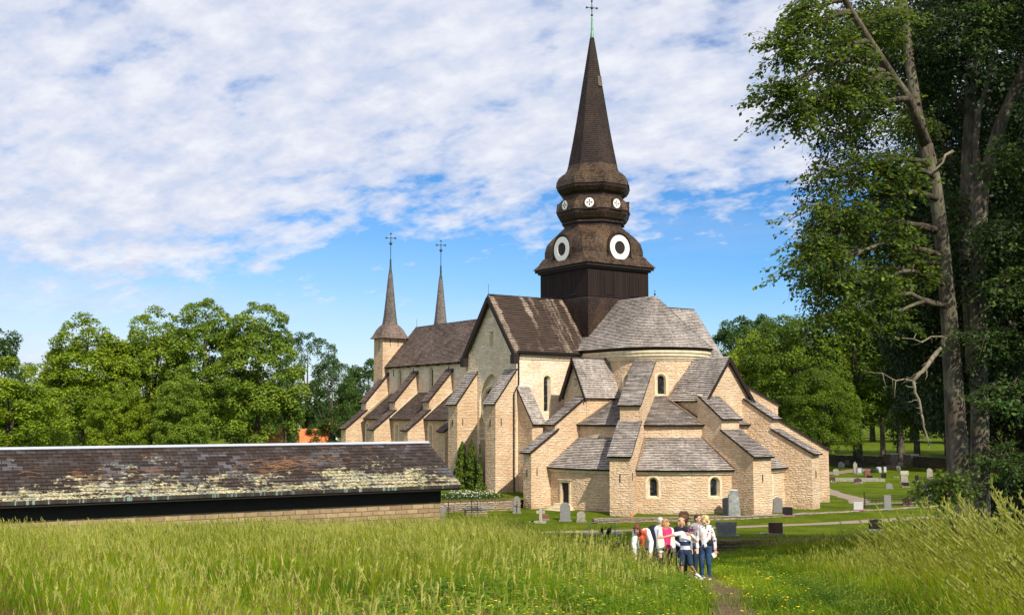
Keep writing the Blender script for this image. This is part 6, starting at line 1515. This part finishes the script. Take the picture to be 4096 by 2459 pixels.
def person(px, D, hgt, yaw, label, J, skin, hair, hairstyle, top, legs, shoes, jacket=None, face_yaw=0.0, bend=0, extras=None, dz=0, head_tilt=0):
    """J: joint offsets in a body frame, x to the picture's right, y away from the camera, z up, unit = body height"""
    x = sx(px,D); z = Hs(x,D)+dz
    root = thing('person',label,'person',(x,D,z),0,'group of people on the path')
    k = hgt; P_ = {n:Vector(v)*k for n,v in J.items()}
    b = MB(); w_ = k
    # torso, hips, neck, head
    pel,che,nk,hd = P_['pelvis'],P_['chest'],P_['neck'],P_['head']
    sl,sr,hl,hr = P_['sl'],P_['sr'],P_['hl'],P_['hr']
    def torso(mb,e=0.0,low=True):
        cap(mb,sl,sr,.034*k+e,.034*k+e); cap(mb,sl.lerp(sr,.22),hl.lerp(hr,.12).lerp(che,.35),.052*k+e,.050*k+e); cap(mb,sr.lerp(sl,.22),hr.lerp(hl,.12).lerp(che,.35),.052*k+e,.050*k+e)
        cap(mb,che,pel.lerp(che,.25),.066*k+e,.062*k+e)
        if low: cap(mb,hl,hr,.056*k+e,.056*k+e); cap(mb,pel.lerp(che,.3),pel,.066*k+e,.066*k+e)
    torso(b); cap(b,nk-(nk-che)*.2,hd-Vector((0,0,.04*k)),.030*k,.028*k)
    fy = face_yaw; F = Vector((math.sin(fy),-math.cos(fy),0)); S = Vector((math.cos(fy),math.sin(fy),0)); U = Vector((0,0,1))
    if head_tilt: rm_ = Matrix.Rotation(head_tilt,3,'Y'); F=rm_@F; S=rm_@S; U=rm_@U
    if bend: rm_ = Matrix.Rotation(bend,3,S); F=rm_@F; U=rm_@U
    hh = .060*k/ .06*.06
    def he(c,r): # ellipsoid in head frame
        mb_=MB(); mb_.ball((0,0,0),r,14,10); R3=Matrix((S,-F,U)).transposed(); b.mesh([c+R3@Vector(v) for v in mb_.v],mb_.f)
    R3 = Matrix((S,-F,U)).transposed()
    def hp(s,f,u): return hd+S*(s*k)+F*(f*k)+U*(u*k)
    he(hp(0,-.004,.014),(.043*k,.053*k,.052*k)); he(hp(0,.012,-.022),(.034*k,.036*k,.042*k)); he(hp(0,.050,-.006),(.008*k,.013*k,.014*k)); he(hp(0,.030,-.048),(.018*k,.016*k,.014*k))
    for s_ in (-1,1): he(hp(s_*.045,-.004,-.004),(.006*k,.012*k,.018*k)); he(hp(s_*.020,.036,-.012),(.014*k,.010*k,.012*k))
    for sd in ('l','r'):
        s_,e_,h_ = P_['s'+sd],P_['e'+sd],P_['w'+sd]; cap(b,s_,e_,.030*k,.023*k); cap(b,e_,h_,.024*k,.015*k)
        d = (P_.get('f'+sd, h_+(h_-e_)*.3)-h_).normalized(); side = d.cross(Vector((0,1,0))); side = side.normalized() if side.length>.2 else Vector((1,0,0)); nrm = d.cross(side)
        if P_.get('p'+sd) is not None: side=P_['p'+sd].normalized()
        pl = h_+d*.030*k
        for q in (-1,0,1): cap(b,h_+side*q*.009*k,h_+d*.055*k+side*q*.014*k,.0095*k,.0095*k,8)
        for q,L_ in ((-1.5,.036),(-.5,.044),(.5,.042),(1.5,.033)):   # four fingers, slightly curled
            r0 = h_+d*.055*k+side*q*.0105*k; m1 = r0+d*L_*.55*k+nrm*.004*k; m2 = m1+d*L_*.40*k+nrm*.012*k; cap(b,r0,m1,.0056*k,.0052*k,7); cap(b,m1,m2,.0052*k,.0042*k,7)
        t0 = h_+d*.018*k-side*.016*k*(1 if sd=='l' else -1); t1 = t0+(d*.6-side*.7*(1 if sd=='l' else -1)).normalized()*.028*k; cap(b,t0,t1,.0068*k,.006*k,7); cap(b,t1,t1+d*.020*k,.006*k,.0048*k,7)
        cap(b,P_['h'+sd],P_['k'+sd],.052*k,.034*k); cap(b,P_['k'+sd],P_['a'+sd],.034*k,.019*k); ft = P_['t'+sd]; cap(b,P_['a'+sd]-Vector((0,0,.018*k)),ft,.020*k,.016*k)
    body = fused('body',b,skin,root,.0085,3)
    # face marks
    fb = MB()
    for s_ in (-1,1): fb.ball(hp(s_*.0185,.044,.004),(.0052*k,.0052*k,.0034*k),8,6)
    fb.build('eyes',m_plain('eye_dark',(.03,.02,.02),.3),root); 
    fb = MB(); c_ = hp(0,.0455,-.030); fb.mesh([c_+R3@Vector(v) for v in (lambda m_:(m_.ball((0,0,0),(.014*k,.006*k,.0042*k),8,6),m_.v)[1])(MB())],(lambda m_:(m_.ball((0,0,0),1,8,6),m_.f)[1])(MB())); fb.build('mouth',m_plain('lips',(.45,.13,.11),.5),root)
    fb = MB()
    for s_ in (-1,1): cap(fb,hp(s_*.010,.046,.016),hp(s_*.028,.040,.017),.0022*k,.0018*k,6)
    fb.build('eyebrows',hair,root)
    # hair
    hb = MB()
    def hbe(s,f,u,r): 
        m_=MB(); m_.ball((0,0,0),tuple(q*k for q in r),12,9); hb.mesh([hp(s,f,u)+R3@Vector(v) for v in m_.v],m_.f)
    if hairstyle=='short': hbe(0,-.012,.028,(.049,.052,.048)); hbe(0,-.030,.005,(.044,.032,.045))
    if hairstyle=='long':
        hbe(0,-.012,.030,(.052,.056,.048)); hbe(0,-.036,-.01,(.052,.034,.060)); 
        for s_ in (-1,1): hbe(s_*.045,-.006,-.03,(.017,.032,.055)); hbe(s_*.044,-.018,-.075,(.019,.028,.040)); hbe(s_*.030,.022,.045,(.026,.020,.014))
        hbe(0,-.040,-.07,(.050,.026,.050))
    if hairstyle=='curly':
        hbe(0,-.014,.026,(.058,.058,.050)); rr_=random.Random(4)
        for q in range(46):
            a=rr_.uniform(0,6.28); u=rr_.uniform(-.075,.07); rad_=math.sqrt(max(.0,1-(u/.085)**2))*.058
            if math.cos(a)>.55 and u<.03: continue
            hbe(rad_*math.sin(a),rad_*math.cos(a)-.012,u,(.017,.017,.015))
    if hairstyle=='cap':
        hbe(0,-.012,.026,(.056,.062,.048)); hbe(0,.050,.012,(.040,.042,.008))
    if hairstyle: fused('cap' if hairstyle=='cap' else 'hair',hb,hair,root,.010 if hairstyle!='curly' else .008,2 if hairstyle!='curly' else 1)
    # clothes
    def garment_top(name,mat,e,sleeve,open_=False,hem=.0,flare=0):
        g_=MB(); torso(g_,e,low=False); cap(g_,che,pel+Vector((0,0,hem*k)),.066*k+e,.072*k+e+flare); cap(g_,hl.lerp(hr,.1)+Vector((0,0,.05*k+hem*k)),hr.lerp(hl,.1)+Vector((0,0,.05*k+hem*k)),.046*k+e+flare,.046*k+e+flare)
        cap(g_,nk-(nk-che)*.35,nk-(nk-che)*.1,.042*k+e,.036*k+e)
        for sd in ('l','r'):
            s_,e_,h_=P_['s'+sd],P_['e'+sd],P_['w'+sd]
            if sleeve=='short': cap(g_,s_,s_.lerp(e_,.42),.034*k+e,.036*k+e)
            else: cap(g_,s_,e_,.033*k+e,.028*k+e); cap(g_,e_,e_.lerp(h_,.93 if sleeve=='long' else .45),.028*k+e,.022*k+e)
        return fused(name,g_,mat,root,.012,4)
    garment_top('top',top[0],.008*k/1.7,top[1],hem=top[2] if len(top)>2 else 0)
    if jacket:   # open jacket: two halves with a gap in front
        g_=MB(); o_=.016*k/1.7; jx=jacket[3] if len(jacket)>3 else 0
        fb_=F*(.0)
        for sd,sg in (('l',-1),('r',1)):
            s_,e_,h_=P_['s'+sd],P_['e'+sd],P_['w'+sd]; cap(g_,s_,e_,.036*k+o_,.031*k+o_); cap(g_,e_,e_.lerp(h_,jacket[1]),.031*k+o_,.025*k+o_)
            hp_=P_['h'+sd]; bk=-Vector((math.sin(yaw),-math.cos(yaw),0))*.022*k; q_=(s_-che); q_.z=0
            cap(g_,s_.lerp(che,.15)+bk,hp_.lerp(pel,-.1)+Vector((0,0,jacket[2]*k))+bk,.052*k+o_+jx,.062*k+o_+jx); cap(g_,s_.lerp(nk,.35)+bk*.2,hp_.lerp(pel,-.15)+Vector((0,0,jacket[2]*k)),.040*k+o_+jx,.046*k+o_+jx)
        cap(g_,che-(-bk)*0+bk*1.3,pel+bk*1.3+Vector((0,0,jacket[2]*k)),.062*k,.066*k)
        fused('jacket',g_,jacket[0],root,.012,4)
    g_=MB(); cut={'full':1.0,'crop':.86,'shorts':-.05}[legs[1]]
    cap(g_,hl,hr,.062*k,.062*k); cap(g_,pel+Vector((0,0,.045*k)),pel,.062*k,.068*k)
    for sd in ('l','r'):
        h_,kn,an=P_['h'+sd],P_['k'+sd],P_['a'+sd]
        if cut>0: cap(g_,h_,kn,.058*k,.042*k); cap(g_,kn,kn.lerp(an,cut),.042*k,.030*k)
        else: cap(g_,h_,h_.lerp(kn,.86),.060*k,.052*k); 
    fused('shorts' if legs[1]=='shorts' else 'trousers',g_,legs[0],root,.012,3)
    for sd in ('l','r'):
        g_=MB(); an,ft=P_['a'+sd],P_['t'+sd]; ak=an-Vector((0,0,.020*k)); cap(g_,ak,ft,.028*k,.021*k); cap(g_,ak-(ft-ak).normalized()*.012*k,ft,.024*k,.022*k); fused('shoe',g_,shoes,root,.010,2)
    if extras: extras(root,P_,hp,k,F,S,U)
    return root
def stand(lean=0,hip=.052,sh=.098,stance=.055,yaw=0,wl=None,wr=None,el=None,er=None,extra=None,head=(0,-.008,.925)):
    c,s=math.cos(yaw),math.sin(yaw)
    def q(x,y,z): return (x*c-y*s,x*s+y*c,z)
    J=dict(pelvis=q(0,0,.525),chest=q(0,0,.735),neck=q(0,.005,.835),head=q(*head),sl=q(-sh,0,.812),sr=q(sh,0,.812),hl=q(-hip,0,.515),hr=q(hip,0,.515),
        kl=q(-hip*1.0,-.010,.285),kr=q(hip*1.0,-.010,.285),al=q(-stance,.010,.045),ar=q(stance,.010,.045),tl=q(-stance*1.25,-.085,.018),tr=q(stance*1.25,-.085,.018),
        el=q(*(el or (-sh-.030,.010,.635))),er=q(*(er or (sh+.030,.010,.635))),wl=q(*(wl or (-sh-.030,-.030,.480))),wr=q(*(wr or (sh+.030,-.030,.480))))
    if extra: J.update(extra)
    return J
HB = m_plain('hair_blond',(.50,.32,.13),.6,var=.35,scale=30); HBR = m_plain('hair_golden_brown',(.40,.22,.09),.6,var=.35,scale=30); HR = m_plain('hair_auburn',(.13,.04,.025),.6,var=.4,scale=30); HG = m_plain('hair_grey',(.50,.48,.46),.7,var=.25,scale=30); HD = m_plain('hair_dark',(.045,.028,.020),.6,var=.3,scale=30); HC = m_plain('hair_pale_curls',(.62,.45,.22),.6,var=.4,scale=26)
t = NT('floral_jacket'); v=t.vor(t.co,13,out='Color'); dd=t.vor(t.co,13,'F1','Distance'); r_,g_,b_=t.sep(v)[:3]
fc=t.ramp(r_,[(.0,(.02,.04,.14)),(.30,(.02,.05,.16)),(.34,(.75,.20,.28)),(.62,(.80,.32,.38)),(.66,(.80,.78,.75)),(1,(.82,.80,.76))],'CONSTANT')
M['floral']=t.fin(t.mix(t.ramp(t.math('ADD',dd,t.math('MULTIPLY',t.noise(t.co,40,3),.25)),[(.50,1),(.54,0)]),(.80,.78,.74),fc),.6)
t = NT('striped_shirt'); z_=t.sep(t.co)[2]
M['stripes']=t.fin(t.ramp(t.math('DIVIDE',z_,1.5),[(.0,(.018,.035,.10)),(.565,(.62,.63,.67)),(.630,(.018,.035,.10)),(.705,(.74,.75,.77)),(1,(.74,.75,.77))],'CONSTANT'),.8)
t = NT('patterned_cap'); v=t.sep(t.vor(t.co,26,out='Color'))[0]; M['cap']=t.fin(t.ramp(v,[(.0,(.04,.02,.06)),(.62,(.05,.03,.07)),(.64,(.50,.18,.34)),(.84,(.15,.10,.3)),(1,(.6,.35,.5))],'CONSTANT'),.7)
t = NT('denim'); n_=t.noise(t.co,3.5,4,.6); M['denim']=t.fin(t.ramp(n_,[(.35,(.012,.028,.065)),(.55,(.03,.075,.155)),(.72,(.075,.15,.26))]),.85)
t = NT('denim_dark'); n_=t.noise(t.co,5,4,.7); M['denimd']=t.fin(t.ramp(n_,[(.35,(.008,.020,.042)),(.6,(.025,.055,.095)),(.75,(.10,.16,.21))]),.85)
WHS=cloth('white_canvas_shoe',(.74,.73,.71),.6,.04); DKS=cloth('dark_shoe',(.03,.03,.035),.5); TRD=cloth('dark_trousers',(.035,.035,.038))
# woman in the floral bomber jacket, seen from her left, looking left
Z0=2460
def zp(X): return Z0+X/4.122
def ex7(root,P_,hp,k,F,S,U):
    b=MB(); b.obox(P_['wr']+Vector((-.045,-.03,-.13)),Vector((.035,0,.02)),Vector((0,.012,0)),Vector((-.03,0,.055))*1.0); b.build('phone',M['white'],root)
    b=MB(); cap(b,P_['hl']+Vector((-.01,0,.10)),P_['hr']+Vector((.01,0,.10)),.066*k,.066*k); cap(b,P_['wr'].lerp(P_['er'],.16),P_['wr'].lerp(P_['er'],.06),.027*k,.025*k); cap(b,P_['wl'].lerp(P_['el'],.16),P_['wl'].lerp(P_['el'],.06),.027*k,.025*k); fused('ribbed_hem',b,cloth('black_rib',(.012,.012,.02)),root,.012,3)
person(zp(1435),29.0,1.72,-.7,'woman in white floral jacket and jeans with pale curls, holding a phone',
    stand(yaw=-.45,sh=.085,stance=.06,wr=(.150,.02,.475),er=(.140,.02,.64),wl=(-.105,-.07,.50),el=(-.120,.0,.64)),SKIN,HC,'curly',(M['floral'],'long',.03),(M['denim'],'crop'),WHS,face_yaw=-1.75,extras=ex7)
person(zp(1318),30.0,1.76,0,'dark-haired young man in grey sweater behind the floral jacket',
    stand(yaw=.25,sh=.100),SKIN,HD,'short',(cloth('grey_sweater',(.27,.27,.28)),'long',.0),(M['denimd'],'full'),WHS,face_yaw=.75)
# boy dabbing: left arm stretched to the picture's left, right forearm across the face, one leg kicked back
kb=1.50
person(zp(1112),28.6,kb,0,'boy in striped shirt, denim shorts and patterned cap, one arm stretched out',
    stand(sh=.105,hip=.058,stance=.07,head=(.105,-.015,.885),extra=dict(chest=(-.005,0,.725),neck=(.035,.0,.825),sl=(-.105,0,.835),sr=(.105,.0,.800),
      el=(-.275,-.03,.800),wl=(-.405,-.05,.772),fl=(-.50,-.05,.762),er=(.185,-.10,.715),wr=(.055,-.16,.835),fr=(-.05,-.17,.875),
      hl=(-.058,0,.52),hr=(.058,0,.52),kl=(-.070,-.015,.285),al=(-.068,.0,.045),tl=(-.085,-.09,.018),kr=(.085,-.02,.290),ar=(.205,.16,.135),tr=(.270,.10,.075))),
    SKIN2,M['cap'],'cap',(M['stripes'],'short',-.01),(M['denimd'],'shorts'),WHS,face_yaw=-.9,head_tilt=.55,bend=.35)
person(zp(1050),29.9,1.68,0,'smiling blond woman in dark cardigan with pale cuffs behind the boy',
    stand(sh=.098,wl=(-.02,-.11,.545),el=(-.145,-.01,.625),wr=(.10,-.08,.50)),SKIN,HB,'long',(cloth('navy_top',(.018,.015,.028)),'long',-.02),(TRD,'full'),DKS,face_yaw=.12,
    extras=lambda root,P_,hp,k,F,S,U:(lambda b:(cap(b,P_['el'].lerp(P_['wl'],.15),P_['el'].lerp(P_['wl'],.92),.034*k,.028*k),fused('shirt_cuff',b,cloth('pale_blue_cuff',(.42,.47,.66)),root,.012,2)))(MB()))
person(zp(800),29.1,1.66,.5,'golden-haired woman in cream cardigan over pink top, looking right',
    stand(yaw=.35,sh=.096),SKIN,HBR,'long',(cloth('pink_top',(.66,.035,.16)),'long',.01),(TRD,'full'),DKS,jacket=(cloth('cream_cardigan',(.74,.71,.60)),.95,-.02),face_yaw=1.35)
person(zp(668),30.2,1.70,.3,'grey-haired man in dark suit jacket and pale blue shirt',
    stand(yaw=.2,sh=.105,head=(.055,-.008,.925)),SKIN,HG,'short',(cloth('pale_blue_shirt',(.45,.52,.70)),'long',.0),(TRD,'full'),DKS,jacket=(cloth('dark_suit',(.015,.017,.026)),.93,-.03,.016),face_yaw=1.1)
person(zp(400),28.8,1.68,0,'bending auburn-haired woman in coral top and white cardigan',
    stand(sh=.096,extra=dict(pelvis=(.03,.10,.53),chest=(-.005,-.02,.715),neck=(-.04,-.09,.795),head=(-.085,-.15,.835),sl=(-.105,-.07,.765),sr=(.090,-.06,.795),hl=(-.022,.10,.52),hr=(.082,.10,.52),el=(-.135,-.12,.60),wl=(-.12,-.18,.46),er=(.145,-.09,.63),wr=(.12,-.16,.48))),
    SKIN,HR,'long',(cloth('coral_top',(.72,.12,.06)),'long',.0),(TRD,'full'),DKS,jacket=(cloth('white_cardigan',(.76,.75,.76)),.95,.0),face_yaw=-.5,bend=.55)
